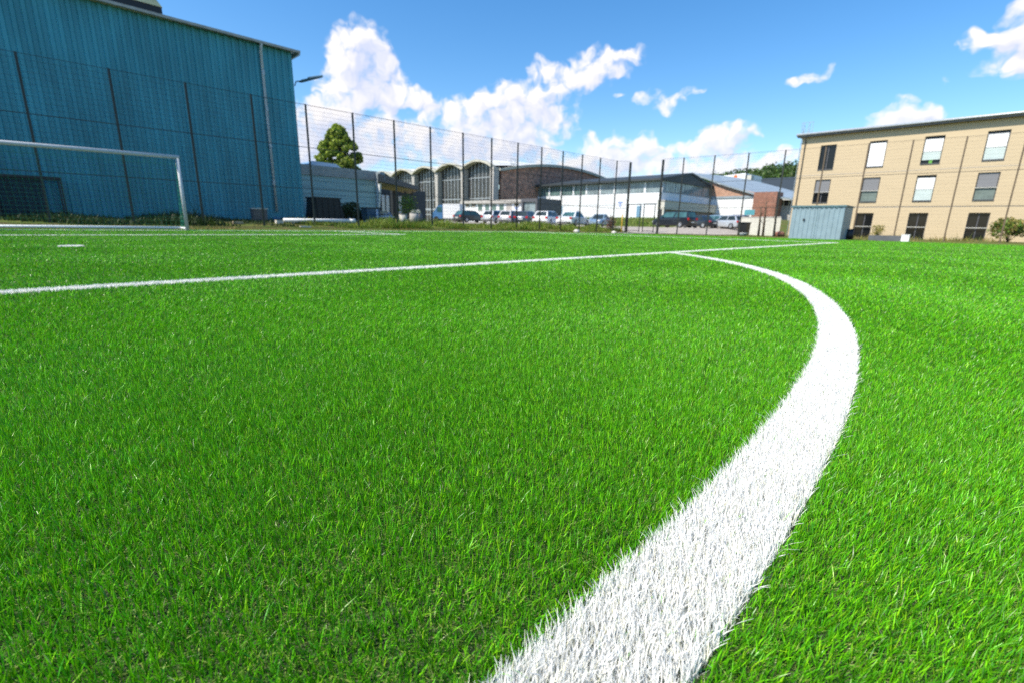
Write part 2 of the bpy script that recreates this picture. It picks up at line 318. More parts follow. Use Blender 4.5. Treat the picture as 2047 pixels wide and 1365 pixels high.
# ------------------------------------------------------------------ turf fibres and white lines
LW = .064   # half width of a line
CX, CY = CAMP[0], CAMP[1]
def on_line(x, y, g=0.):
    r = np.hypot(x, y+11); w = LW+g
    arc = (np.abs(r-9.15+.0) < w) & (y < -16.5+w)
    box = (np.abs(y+16.5) < w) & (np.abs(x) < 20.16+w) | (np.abs(np.abs(x)-20.16) < w) & (y > -16.5) & (y < w)
    gb = (np.abs(y+5.5) < w) & (np.abs(x) < 9.16+w) | (np.abs(np.abs(x)-9.16) < w) & (y > -5.5) & (y < w)
    spot = np.hypot(x, y+11) < .15+g
    gl = (np.abs(y) < w) & (np.abs(x) < 34)
    tl = (np.abs(x-34) < w) & (y < w)
    return arc | box | gb | spot | gl | tl
GREENS = np.array([(.120, .450, .005), (.056, .270, .005), (.190, .535, .007), (.062, .320, .012), (.280, .570, .012), (.132, .465, .005)])
GW = np.array([.3, .2, .17, .12, .06, .15])
R0, D0 = 1.2, 172000
def lod(r): return np.clip(r/R0, 1, None)
def turf():
    # polar sampling around the camera with density falling as 1/r^2 and width growing as r
    rings = [(.2, .6, radians(100), 3), (.6, R0, radians(95), 3), (R0, 4, radians(80), 2), (4, 12, radians(64), 2), (12, 45, radians(64), 1)]
    objs = []
    view = YAW
    for (r0, r1, half, segs) in rings:
        if r1 <= R0: n = int(D0*half*(r1*r1-r0*r0)); r = np.sqrt(rng.uniform(r0*r0, r1*r1, n))
        else:
            K = D0*R0**2; n = int(K*2*half*np.log(r1/r0)); r = r0*(r1/r0)**rng.uniform(0, 1, n)
        th = view+rng.uniform(-half, half, n); x, y = CX+r*np.cos(th), CY+r*np.sin(th)
        # tufts: pull roots toward row positions close to the camera
        if r1 <= R0:
            gx, gy = np.round(x/.009)*.009, np.round(y/.007)*.007
            x = gx+(x-gx)*.55+rng.normal(0, .0012, n); y = gy+(y-gy)*.55+rng.normal(0, .0012, n)
        k = (x < TX-.05) & (y < TY-.05) & ~(on_line(x, y, .002) & (rng.random(n) > .025))
        x, y, r = x[k], y[k], r[k]; n = len(x); s = lod(r)
        h = rng.normal(.020, .004, n).clip(.009, .030); lean = rng.gamma(2., .0031, n)
        # brushed patches: the pile lies a little different way from place to place
        bx = .0022*np.sin(x*2.1+1.3*np.sin(y*1.7))+.001; by = .0022*np.cos(y*2.3+1.1*np.sin(x*1.9))-.001
        a = rng.uniform(0, 2*pi, n); lx, ly = np.cos(a)*lean+bx, np.sin(a)*lean+by
        flat = rng.random(n) < .34; h = np.where(flat, h*rng.uniform(.3, .6, n), h*1.06); lx = np.where(flat, lx*2.2, lx); ly = np.where(flat, ly*2.2, ly)     # curled thatch between the upright fibres
        w = rng.uniform(.0008, .0016, n)*s**.95
        c = GREENS[rng.choice(len(GREENS), n, p=GW)]*rng.uniform(.4, 1.55, (n, 1))
        patch = 1+.05*np.sin(x*.9+2*np.sin(y*.5))*np.cos(y*.8)
        c = c*patch[:, None]
        c = np.where(flat[:, None] & (rng.random(n) < .7)[:, None], np.array([.30, .42, .085])*rng.uniform(.5, 1.3, (n, 1)), c)
        pale = rng.random(n) < .002; c[pale] = (.40, .45, .22)
        objs.append(blade_mesh('turf_grass', x, y, tz(x, y)-.002, h, w, lx, ly, rng.uniform(0, pi, n), c, MG, segs))
    o = join_meshes(objs, 'turf_grass'); o['kind'] = 'stuff'; tag(o, 'bright green artificial grass fibres covering the whole pitch')
turf()
def white_blades(name, x, y, label, segs=None):
    r = np.hypot(x-CX, y-CY); s = lod(r); n = len(x); near = r < 3
    objs = []
    for sel, sg in ((near, 3), (~near, 1)):
        if not sel.any(): continue
        X, Y, R_, s_ = x[sel], y[sel], r[sel], s[sel]; m_ = len(X)
        h = rng.normal(.0225, .0035, m_).clip(.012, .033); lean = rng.gamma(2., .0042, m_); a = rng.uniform(0, 2*pi, m_)
        lx, ly = np.cos(a)*lean+.007, np.sin(a)*lean+.004
        c = np.array([.91, .905, .86])*rng.uniform(.88, 1.0, (m_, 1)); yl = rng.random(m_) < .06; c[yl] *= (1, .97, .78)
        objs.append(blade_mesh(name, X, Y, tz(X, Y)-.002, h, rng.uniform(.0010, .0017, m_)*s_**.93, lx, ly, rng.uniform(0, pi, m_), c, MW, sg))
    o = join_meshes(objs, name); tag(o, label, 'pitch line', 'white lines on the pitch'); return o
def strip_pts(path_fn, L, dens_near=170000):
    # sample along a path with density by distance
    n = int(L*200); t = np.linspace(0, 1, n); px, py = path_fn(t, np.zeros(n)); r = np.hypot(px-CX, py-CY); dens = dens_near/lod(r)**1.4
    cnt = rng.poisson(dens*(L/n)*2*LW); tt = np.repeat(t, cnt)+rng.uniform(-.5, .5, cnt.sum())/n; off = rng.uniform(-LW, LW, cnt.sum())
    return path_fn(tt, off)
a0, a1 = math.asin(5.5/9.15), pi-math.asin(5.5/9.15)
x, y = strip_pts(lambda t, o: ((9.15+o)*np.cos(a0+(a1-a0)*t), -11-(9.15+o)*np.sin(a0+(a1-a0)*t)), 9.15*(a1-a0))
white_blades('penalty_arc', x, y, 'broad curved white line sweeping from the foreground up to the long straight line')
def seg(p, q): return lambda t, o: (p[0]+(q[0]-p[0])*t+o*(q[1]-p[1])/math.dist(p, q), p[1]+(q[1]-p[1])*t-o*(q[0]-p[0])/math.dist(p, q))
def line(name, p, q, label): x, y = strip_pts(seg(p, q), math.dist(p, q)); white_blades(name, x, y, label)
line('penalty_area_line', (-20, -16.5), (20.16, -16.5), 'long straight white line crossing the turf from the left edge, met by the curve')
line('penalty_area_side_line', (20.16, -16.4), (20.16, -.1), 'faint white line running far off from the right end of the long straight line')
line('goal_area_line', (-9, -5.5), (9.16, -5.5), 'thin distant white line between the penalty spot and the goal')
line('goal_area_side_line', (9.16, -5.4), (9.16, -.1), 'short faint white line right of the goal, closing the thin distant line')
line('goal_line', (-12, 0), (33.9, 0), 'white line on the turf under the goal posts')
n = 2500; rr = .14*np.sqrt(rng.random(n)); th = rng.uniform(0, 2*pi, n)
white_blades('penalty_spot', rr*np.cos(th), -11+rr*np.sin(th), 'small white round spot on the turf in front of the goal')

# weeds and rough grass: strips outside the turf
def weeds(name, n, region, hmean, cols, label, w=.02, clump=None, lean=.4):
    x0, x1, y0, y1 = region; x, y = rng.uniform(x0, x1, n), rng.uniform(y0, y1, n)
    if clump:
        k = np.sin(x*1.7+np.sin(y*2.3)*1.4)+np.sin(x*.61+y*1.1)+rng.normal(0, .5, n) > clump; x, y = x[k], y[k]
    n = len(x); h = rng.gamma(6, hmean/6, n); big = .55+.45*np.sin(x*.9)*np.cos(x*.37+1); h = h*big.clip(.3, 1)
    a = rng.uniform(0, 2*pi, n); c = np.array(cols)[rng.integers(0, len(cols), n)]*rng.uniform(.7, 1.3, (n, 1))
    o = blade_mesh(name, x, y, gz(x, y)-.03, h, rng.uniform(.6, 1.4, n)*w, np.cos(a)*h*lean, np.sin(a)*h*lean, rng.uniform(0, pi, n), c, ML, 2)
    o['kind'] = 'stuff'; tag(o, label); return o
DRY = [(.32, .24, .07), (.25, .20, .06), (.16, .18, .03), (.36, .27, .10)]
GRN = [(.10, .19, .02), (.07, .15, .02), (.17, .21, .03), (.22, .22, .04)]
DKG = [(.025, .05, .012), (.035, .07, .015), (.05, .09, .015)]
weeds('dry_grass', 14000, (-6, 38.5, 2.1, 4.6), .07, DRY, 'dry yellow grass along the edge of the turf', .025)
weeds('weeds', 52000, (10, 39.5, 4.2, 7.6), .36, [(.17, .30, .02), (.13, .24, .02), (.24, .30, .03), (.30, .30, .05)], 'green weeds growing along the foot of the tall fence', .03, -.4)
weeds('shade_tinted_weeds', 26000, (-6, 12.3, 4.7, 9.7), .30, DKG, 'weeds at the foot of the blue hall, coloured dark for its shade', .04, -.2)  # dark blade colour stands in for the hall's shadow over this strip
weeds('bank_grass', 16000, (60, 77.8, 10, 44), .25, [(.12, .22, .02), (.16, .24, .03), (.2, .24, .05)], 'green grass bank in front of the white hall', .09)
weeds('verge_grass', 5000, (36.1, 39.3, -20, -.2), .07, DRY+GRN[:1], 'dry grass verge along the right side fence', .025)
weeds('foot_weeds', 3500, (44, 49.8, -21.5, -8), .45, GRN[2:]+DRY[:2], 'rough weeds at the foot of the beige building', .03, .5)

# ------------------------------------------------------------------ fences
FH = 6.0
def fence_post(p, parent, w=.075, h=FH, z0=None, m='post'):
    z0 = float(gz(p[0], p[1])) if z0 is None else z0
    mb = MB().box(p[0]-w/2, p[0]+w/2, p[1]-w/2, p[1]+w/2, z0-.05, h+.02)
    return mb.build('post', M[m], parent)
def fence_bay(p, q, parent, h=FH, k=.8):
    p, q = np.array(p), np.array(q); Lb = np.linalg.norm(q-p); mb = MB(); z0 = float(min(gz(*p), gz(*q)))+.05
    z = z0
    while z < h:
        t = .014
        if min(abs(z-2), abs(z-4)) < .1: z += .2; continue
        mb.bar((p[0], p[1], z), (q[0], q[1], z), .0065*k, .0075*k); z += .2
    for zz in (2., 4.): mb.bar((p[0], p[1], zz), (q[0], q[1], zz), .02, .028)
    mb.bar((p[0], p[1], h), (q[0], q[1], h), .016, .014)
    nn = int(Lb/.05)
    for i in range(1, nn):
        c = p+(q-p)*i/nn; mb.bar((c[0], c[1], z0), (c[0], c[1], h), .003*k)
    return mb.build('mesh_panel', M['dark'], parent, fix=False)
fb = thing('wire_fence', (17, 4.7, 0), 'tall dark wire mesh fence behind the goal line, running past the blue hall', 'fence')
def fy(x): return 5.35-.0343*x
bx_ = [-4.55, -2.07, .41, 2.95, 5.45, 8.0, 10.47, 12.92, 15.38, 17.83, 20.31, 22.74, 25.2, 27.67, 30.1, 32.5, 34.93, 37.37]
for i, x in enumerate(bx_):
    fence_post((x, fy(x)), fb)
    if i: fence_bay((bx_[i-1], fy(bx_[i-1])), (x, fy(x)), fb)
fence_bay((37.37, fy(37.37)), (38.26, 3.25), fb); fence_post((38.26, 3.25), fb, .15, 5.9)
fs = thing('wire_fence', (39.4, -10, 0), 'tall brown wire mesh fence along the right side, in front of the beige building', 'fence')
sp = [(38.38, .21), (38.92, -1.34), (39.1, -3.81), (39.25, -6.32), (39.4, -8.8), (39.5, -11.3), (39.6, -13.7), (39.75, -15.95), (40.05, -18.42), (40.2, -20.9), (40.35, -23.4)]
for i, p in enumerate(sp):
    fence_post(p, fs, .15 if i == 0 else .075, 5.9 if i == 0 else FH, None, 'post' if i < 5 else 'brown')
    if i: fence_bay(sp[i-1], p, fs, FH, .5)
gt = thing('mesh_gate', (38.3, 1.7, 0), 'pair of low tubular gate frames between the two thick fence posts', 'gate')
for (ya, yb) in ((3.15, 1.95), (1.6, .55)):
    mb = MB(); z1 = 2.35
    for yy in (ya, yb): mb.bar((38.3, yy, -.05), (38.3, yy, z1), .06)
    mb.bar((38.3, ya, z1), (38.3, yb, z1), .06); mb.bar((38.3, ya, .08), (38.3, yb, .08), .05)
    for k in range(1, 11): mb.bar((38.3, ya, .08+k*.2), (38.3, yb, .08+k*.2), .008)
    mb.build('gate_leaf', M['dark'], gt)
mb = MB(); mb.bar((38.32, 3.2, 2.36), (38.32, .25, 2.4), .03); mb.build('cross_wire', M['dark'], gt)

# ------------------------------------------------------------------ goal
g = thing('football_goal', (0, 0, 0), 'white football goal with a pale green net in front of the blue hall', 'goal')
for sx in (-3.72, 3.72): MB().tube([(sx, 0, -.03), (sx, 0, 2.44)], .055, 14).build('goal_post', M['alu'], g, True)
MB().tube([(-3.78, 0, 2.44), (3.78, 0, 2.44)], .062, 14).build('crossbar', M['alu'], g, True)
for sx in (-3.72, 3.72):
    MB().tube([(sx, 0, 2.36), (sx-.0, .5, 2.26), (sx, .75, 2.22)], .022, 8).build('net_bracket', M['white'], g, True)
    MB().tube([(sx, .05, .05), (sx, 1.8, .05)], .045, 8).build('side_bar', M['white'], g, True)
MB().tube([(-3.72, 1.8, .05), (3.72, 1.8, .05)], .05, 8).build('ground_bar', M['white'], g, True)
mb = MB(); st = .15
def netp(u, v):   # u along x, v from the crossbar down the back
    x = -3.7+7.4*u
    if v < .25: t = v/.25; return (x, .75*t, 2.40-.16*t-.05*sin(pi*t))
    t = (v-.25)/.75; return (x, .75+1.03*t, 2.19*(1-t)+.05)
nu, nv = 50, 22
for i in range(nu+1):
    for j in range(nv): mb.bar(netp(i/nu, j/nv), netp(i/nu, (j+1)/nv), .004)
for j in range(1, nv+1):
    for i in range(nu): mb.bar(netp(i/nu, j/nv), netp((i+1)/nu, j/nv), .004)
for sx in (-3.7, 3.7):
    for k in range(1, 15):
        z = 2.3*k/15; yb = .75+1.03*(1-z/2.28); mb.bar((sx, 0, z), (sx, yb, z), .006)
    for k in range(1, 12):
        yy = 1.75*k/12; zt = 2.4-.2*min(1, yy/.75) if yy < .75 else 2.28*(1-(yy-.75)/1.03); mb.bar((sx, yy, .05), (sx, yy, max(zt, .06)), .006)
mb.build('net', M['net'], g, fix=False)
g.rotation_euler.z = radians(-6); g.location = (.02, .39, 0)     # the goal stands slightly askew to the line

# ------------------------------------------------------------------ blue industrial hall
HY, HX, HT = 10.0, 12.05, 9.72
h = thing('industrial_hall', (HX, HY, 0), 'long blue corrugated metal hall behind the goal', 'building')
prof = []; x = -60.; P_ = .36
while x < HX-.02:
    for (u, d) in ((0, 0), (.16, 0), (.20, .075), (.32, .075)):
        if x+u < HX-.02: prof.append((x+u, HY-d))
    x += P_
prof.append((HX, HY))
mb = MB(); n = len(prof)
zs = [-.1, HT]
mb.v = [(a, b, z) for z in zs for a, b in prof]; mb.f = [(i, i+1, n+i+1, n+i) for i in range(n-1)]
mb.build('front_wall', M['teal'], h, fix=False)
mb = MB()
y = HY; prof = []
while y < 38:
    for (u, d) in ((0, 0), (.12, 0), (.17, .045), (.31, .045)): prof.append((HX+d, y+u))
    y += P_
n = len(prof); mb.v = [(a, b, z) for z in zs for a, b in prof]; mb.f = [(i, i+1, n+i+1, n+i) for i in range(n-1)]
mb.build('side_wall', M['teal'], h, fix=False)
MB().quad((-60, HY-.35, HT+.10), (HX+.35, HY-.35, HT+.10), (HX+.35, 40, HT+.6), (-60, 40, HT+.6)).quad((-60, HY-.35, HT+.02), (HX+.35, HY-.35, HT+.02), (HX+.35, 40, HT+.52), (-60, 40, HT+.52)).build('roof', M['zinc'], h)
MB().box(-60, HX+.36, HY-.42, HY-.33, HT-.02, HT+.10).build('eave_gutter', M['fascia'], h)
MB().box(HX+.27, HX+.38, HY-.32, 40, HT-.1, HT+.14).build('verge_trim', M['zinc'], h)
MB().tube([(10.34, HY-.36, HT), (10.34, HY-.13, HT-.35), (10.37, HY-.13, 5.9), (10.37, HY-.13, .9)], .075, 10).build('downpipe', M['alu'], h, True)
for z in (2.4, 4.4, 6.35, 8.2): MB().tube([(10.37, HY-.13, z), (10.37, HY-.13, z+.22)], .085, 10).build('pipe_clamp', M['zinc'], h)
MB().box(10.15, 10.6, HY-.2, HY-.05, .1, .55).build('pipe_base_box', M['blue'], h)
rm = MB().prism([(-14, HT+.06), (6.1, HT+.06), (6.1, HT+.62), (-14, HT+.62)], HY+.35, HY+5, 'y').build('roof_monitor', M['black'], h)
mb = MB().prism([(-14, HT+.63), (6.12, HT+.63), (5.3, HT+1.7), (-14, HT+1.7)], HY+.3, HY+5.1, 'y'); o = mb.build('monitor_cover', M['khaki'], rm); 
# storage cage with dark mesh against the hall
cg = thing('storage_cage', (-1.6, 8.6, .2), 'dark framed cage covered in black mesh, standing against the blue hall behind the goal', 'cage')
mb = MB(); X0, X1, Y0, Y1, Z0, Z1 = -4.8, 1.08, 8.2, 9.7, .05, 1.95
for xx in (X0, -2.8, -.9, X1):
    for yy in (Y0, Y1): mb.bar((xx, yy, Z0), (xx, yy, Z1), .06)
    mb.bar((xx, Y0, Z1), (xx, Y1, Z1), .06)
for yy in (Y0, Y1): mb.bar((X0, yy, Z1), (X1, yy, Z1), .09); mb.bar((X0, yy, Z0+.05), (X1, yy, Z0+.05), .05)
mb.build('frame', M['dark'], cg)
mb = MB()
xx = X0+.05
while xx < .5: mb.box(xx, xx+.036, Y0+.06, Y0+.068, .1, 1.9); xx += .05
for k in range(30): mb.box(X0, .5, Y0+.07, Y0+.076, .12+k*.06, .14+k*.06)
mb.build('mesh_sheet', M['dnet'], cg, fix=False)
lp = thing('wall_lamp', (12.1, 9.9, 8.6), 'long flat floodlight reaching out from the corner of the blue hall', 'lamp')
l0, l1 = at_y(598, 163, 9.9), at_y(644, 154.5, 9.9)
def lpt(t, dz=0.): return (l0[0]+(l1[0]-l0[0])*t, 9.9, l0[2]+(l1[2]-l0[2])*t+dz)
MB().tube([(12.08, 9.95, l0[2]-.3), (12.15, 9.9, l0[2]-.06), lpt(.02)], .03, 8).build('bracket', M['dark'], lp, True)
MB().prism([(p[0], p[2]) for p in (lpt(0, -.04), lpt(.15, -.10), lpt(1, -.03), lpt(1, .02), lpt(.4, .05), lpt(.1, .05))], 9.78, 10.02, 'y').build('housing', M['teal_dark'], lp)
MB().prism([(p[0], p[2]) for p in (lpt(.38, .055), lpt(1, .025), lpt(.98, .085), lpt(.4, .13))], 9.79, 10.01, 'y').build('top_cover', M['zinc'], lp)
# -- low annex
AY = 16.0
an = thing('annex_building', (17, AY, .3), 'low grey green flat roofed annex beside the blue hall', 'building')
MB().box(12.5, 20.45, AY, AY+9, .1, 3.66).build('wall', M['annex'], an)
MB().box(12.5, 20.62, AY-.1, AY+9.1, 3.67, 4.38).build('fascia', M['fascia'], an)
mb = MB()
for k in range(1, 7): mb.box(12.5, 20.44, AY-.012, AY-.002, .3+k*.5, .315+k*.5)
mb.build('panel_joint', M['teal_dark'], an)
MB().prism([(15.9, 4.39), (19.6, 4.39), (18.7, 4.98), (16.7, 5.02)], AY+3, AY+7, 'y').build('skylight', M['skyl'], an)
MB().prism([(AY-.05, 3.66), (AY-.75, 3.66), (AY-.2, .85), (AY-.05, .85)], 20.47, 20.62, 'x').build('end_fin', M['white'], an)
MB().box(20.47, 20.9, AY-.8, AY+.1, 3.67, 4.3).build('corner_fascia', M['roofg'], an)
# -- glazed shelter with a dark flat roof
sh = thing('glazed_shelter', (29, 26, .5), 'dark flat roofed shelter with black posts and pale panes beside the annex', 'shelter')
def at_dist(px, py, D): d = ray(px, py); n = hypot(d[0], d[1]); return CAMP+d*D/n
r0, r1 = at_dist(756, 347, 40), at_dist(836, 373.5, 52); r0b, r1b = at_dist(756, 363, 40), at_dist(836, 380.5, 52)
nx_, ny_ = 3.5, 6.5
mb = MB(); P8 = [r0b, r1b, r1, r0]; Q8 = [(p[0]+nx_, p[1]+ny_, p[2]) for p in P8]
mb.v = [tuple(p) for p in P8]+Q8; mb.f = [(0, 1, 2, 3), (7, 6, 5, 4), (0, 4, 5, 1), (1, 5, 6, 2), (2, 6, 7, 3), (3, 7, 4, 0)]; mb.build('roof', M['slate'], sh)
mb = MB(); mb.quad(*[(p[0]+.3, p[1]+.5, p[2]-.02) for p in (r0b, r1b)], *[(p[0]+nx_, p[1]+ny_, p[2]-.02) for p in (r1b, r0b)]); mb.build('soffit', M['wood'], sh)
for px, w in ((788, .42), (812, .14), (757, .2), (826, .14)):
    p = at_y(px, 440, 24.4); MB().box(p[0]-w/2, p[0]+w/2, 24.4-w/2, 24.4+w/2, .3, 4.02).build('post', M['black'], sh)
for p0, p1 in ((764, 781), (789, 806)):
    for q in range(2):
        A = at_y(p0+(p1-p0)*q*.5, 440, 28)[0]; B = at_y(p0+(p1-p0)*(q*.5+.45), 440, 28)[0]
        w_ = MB().box(A, B, 28, 28.05, .9, 3.3).build('window', M['blind'], sh)
        mb = MB(); mb.box(A-.04, A+.02, 27.95, 28.06, .8, 3.4); mb.box(B-.02, B+.04, 27.95, 28.06, .8, 3.4); mb.box(A, B, 27.95, 27.99, 1.35, 1.42); mb.build('frame', M['black'], w_)
MB().box(26.8, 34, 28.1, 28.3, .3, 4.0).build('back_wall', M['slate'], sh)

# ------------------------------------------------------------------ glass hall with shell roofs
GX, GYE = 66.0, 50.0
gh = thing('shell_roof_hall', (GX, GYE, 1), 'large glass fronted hall with a wavy row of arched concrete roof shells', 'building')
cols = [49.6+8.85*i for i in range(6)]
def arc(y0, y1, zs, rise, k=16): return [(y0+(y1-y0)*i/k, zs+rise*(1-(2*i/k-1)**2)) for i in range(k+1)]
mull = []
for i in range(5):
    y0, y1 = cols[i], cols[i+1]; k = 16
    top = arc(y0, y1, 11.0, 1.25); 
    # shell: thick curved slab running back, front lip overhanging
    for nm, x0, x1, mm in (('roof_shell', GX-1.6, GX-.2, M['shell']),):
        mb = MB(); outer = [(y, z+.38) for y, z in top]; poly = top+outer[::-1]
        mb.prism(poly, x0, x1, 'x'); mb.build(nm, mm, gh)
    mb = MB(); poly = [(y, z+.05) for y, z in top]+[(y, z+.75) for y, z in top][::-1]
    n0 = len(mb.v); R_ = 12
    for r_ in range(R_+1):
        t = r_/R_; xx = GX-.2+40*t; lift = .8*(1-(2*t-.95)**2) if t else 0.
        for (y, z) in [(y, z+.38+max(0, lift)) for y, z in top]: mb.v.append((xx, y, z))
    kk = len(top)
    for r_ in range(R_):
        for j in range(kk-1): mb.f.append((r_*kk+j, r_*kk+j+1, (r_+1)*kk+j+1, (r_+1)*kk+j))
    mb.build('roof_vault', M['shellw'], gh, True)
    # glazing per bay
    gl = MB().prism([(y0+.5, .6)]+[(min(max(y, y0+.5), y1-.5), z) for y, z in top]+[(y1-.5, .6)], GX, GX+.08, 'x').build('window', M['ghglass'], gh)
    mb = MB()
    for q in range(1, 7):
        yy = y0+.5+(y1-y0-1)*q/7; zt = 11+1.25*(1-(2*(yy-y0)/(y1-y0)-1)**2)
        mb.box(GX-.12, GX-.002, yy-.07, yy+.07, .6, zt)
    for zz, hh in ((9.3, .14), (5.3, .18), (3.2, .4), (2.2, .2)): mb.box(GX-.11, GX-.003, y0+.5, y1-.5, zz, zz+hh)
    mb.build('frame', M['zinc'], gl)
for i, y0 in enumerate(cols): MB().prism([(y0-.3, .4), (y0+.3, .4), (y0+.55, 11.05), (y0-.55, 11.05)], GX-1.2, GX+.2, 'x').build('column', M['conc'], gh)
# side wall of brick under a long curved roof edge
def hz(x): t = (x-67)/40; return 10.45+2.2*(1-(2*t-1)**2)
pl = [(67.2+39.6*i/20, hz(67.2+39.6*i/20)) for i in range(21)]
MB().prism([(67.2, .5)]+pl+[(106.8, .5)], GYE-.6, GYE-.2, 'y').build('brick_wall', M['brick'], gh)
MB().prism([(66.2, 10.4)]+pl+[(106.8, 10.9)]+[(x, z+.5) for x, z in pl][::-1]+[(66.2, 10.9)], GYE-1.3, GYE-.1, 'y').build('roof_edge', M['shell'], gh)
MB().box(66.9, 67.18, GYE-1.0, GYE-.3, 4.2, 9.0).build('brick_pier', M['tanbrick'], gh)
MB().box(66.3, 106, GYE+44, GYE+44.3, .5, 11).box(105.8, 106, GYE, GYE+44, .5, 11).build('rear_wall', M['brick'], gh)
# thin frames on the roof
an_ = thing('roof_antenna', (72, 50.6, 12), 'thin square pipe frame standing on the wavy hall roof', 'antenna')
pA, pB = at_y(1021, 334, 50.3), at_y(1030, 334, 50.3); zt = at_y(1021, 318, 50.3)[2]
mb = MB()
for xx in (pA[0], pB[0]): mb.bar((xx, 50.3, hz(xx)+.4), (xx, 50.3, zt), .09)
for zz in (zt, zt-.9): mb.bar((pA[0], 50.3, zz), (pB[0], 50.3, zz), .08)
mb.build('frame', M['zinc'], an_)

# -- low building in front of the hall
LX = 58.0
lb = thing('low_outbuilding', (LX, 36, .8), 'low white flat roofed outbuilding with small windows, behind the parked cars', 'building')
yA, yB = at_x(925, 440, LX)[1], at_x(1042, 440, LX)[1]
zr = at_x(990, 401, LX)[2]; zr0 = at_x(990, 407, LX)[2]
MB().box(LX, LX+6, yB, yA, .3, zr0).build('wall', M['wwall'], lb)
MB().box(LX-.45, LX+6.3, yB-.3, yA+.2, zr0+.003, zr).build('roof', M['conc'], lb)
for (a, b, t_, bt) in ((931, 938, 408.5, 413), (942, 951, 408.5, 413), (956, 964, 409, 421), (970, 978, 409, 421), (984, 992, 409, 421), (998, 1007, 409, 421), (1028, 1037, 407.5, 412)):
    A, B = at_x(a, t_, LX), at_x(b, bt, LX)
    w_ = MB().box(LX-.02, LX+.05, B[1], A[1], B[2], A[2]).build('window', M['glass'] if bt < 414 else M['tint'], lb)
    MB().box(LX-.1, LX-.022, B[1]-.06, A[1]+.06, B[2]-.12, B[2]-.003).build('sill', M['conc'], w_)
A, B = at_x(1012, 408, LX), at_x(1023, 436, LX)
MB().box(LX-.03, LX+.05, B[1], A[1], .4, A[2]).build('door', M['fascia'], lb)
A, B = at_x(1029, 414.5, LX), at_x(1036, 419, LX)
MB().box(LX-.03, LX-.004, B[1], A[1], B[2], A[2]).build('sign', M['bluemark'], lb)
# shutter bay
A, B = at_x(1042, 398, LX-1), at_x(1073, 428, LX-1)
sb = thing('shutter_garage', (LX, B[1]+1, .6), 'dark framed garage with a pale roller shutter between the outbuilding and the white hall', 'garage')
MB().box(LX-1, LX+5, B[1], A[1]-.05, A[2]-.5, A[2]).box(LX-1, LX+5, A[1]-.4, A[1]-.05, .4, A[2]-.5).box(LX-1, LX+5, B[1], B[1]+.35, .4, A[2]-.5).build('wall', M['anth'], sb)
MB().box(LX-.7, LX-.6, B[1]+.35, A[1]-.4, .4, A[2]-.5).build('shutter', M['gglass'], sb)

# ------------------------------------------------------------------ white hall
WX, WYA, WYB = 78.0, 21.0, 49.4
wh = thing('white_hall', (WX, 35, 1.8), 'white hall with a long upper window band and a dark shallow gable', 'building')
MB().box(WX, WX+20, WYA, WYB, .5, 6.25).build('wall', M['wwall'], wh)
MB().box(WX+.1, WX+19.9, WYA+.1, WYB-.1, 6.253, 8.3).build('band_wall', M['roofg'], wh)
for i in range(9):
    y0 = WYA+.35+i*3.15; 
    if y0 > WYB-1: break
    w_ = MB().box(WX+.03, WX+.1, y0, min(y0+2.55, WYB-.3), 6.35, 8.0).build('window', M['tint'] if i > 4 else M['gglass'], wh)
    mb = MB()
    for q in range(1, 4): mb.box(WX, WX+.04, y0+q*.64-.03, y0+q*.64+.03, 6.35, 8.0)
    mb.build('frame', M['zinc'], w_)
    MB().box(WX-.01, WX+.09, y0-.5, y0-.1, 6.3, 8.1).build('pier', M['wwall'], wh)
for i in range(5):
    x0 = WX+1.6+i*3.7; w_ = MB().box(x0, x0+3.3, WYA+.03, WYA+.1, 6.5-.0*i, 8.2).build('window', M['gglass'], wh)
    mb = MB(); [mb.box(x0+q*.82-.03, x0+q*.82+.03, WYA, WYA+.04, 6.5, 8.2) for q in range(1, 4)]; mb.build('frame', M['roofg'], w_)
RZ, RP, PX = 8.55, 10.3, WX+10.4
MB().prism([(WX-.9, RZ), (PX, RP), (WX+20.9, RZ), (WX+20.9, RZ-.35), (PX, RP-.35), (WX-.9, RZ-.35)], WYA-.5, WYB+.3, 'y').build('roof', M['slate'], wh)
MB().prism([(WX-.6, RZ-.33), (PX, RP-.36), (WX+20.6, RZ-.33), (WX+20.3, 8.2), (WX+.2, 8.2)], WYA-.3, WYA+.4, 'y').build('gable', M['slate'], wh)
for (a, b) in ((1118.5, 1124), (1273.5, 1281)):
    A, B = at_x(a, 412.5, WX), at_x(b, 431.5, WX)
    MB().box(WX-.06, WX-.004, B[1], A[1], B[2]-.3, A[2]).build('door', M['bluedoor'], wh)
A, B = at_x(1237, 404, WX), at_x(1243, 414, WX); ym = (A[1]+B[1])/2
MB().box(WX-.03, WX-.005, ym-.16, ym+.16, B[2], A[2]-.25).box(WX-.03, WX-.005, ym-.5, ym+.5, A[2]-.24, A[2]).build('emblem', M['bluemark'], wh)
MB().tube([(WX-.07, 46.1, 1), (WX-.07, 46.1, 6.2)], .06, 8).build('downpipe', M['zinc'], wh, True)
MB().box(WX-.02, WX-.004, WYA, WYB, 4.25, 4.3).build('panel_joint', M['roofg'], wh)
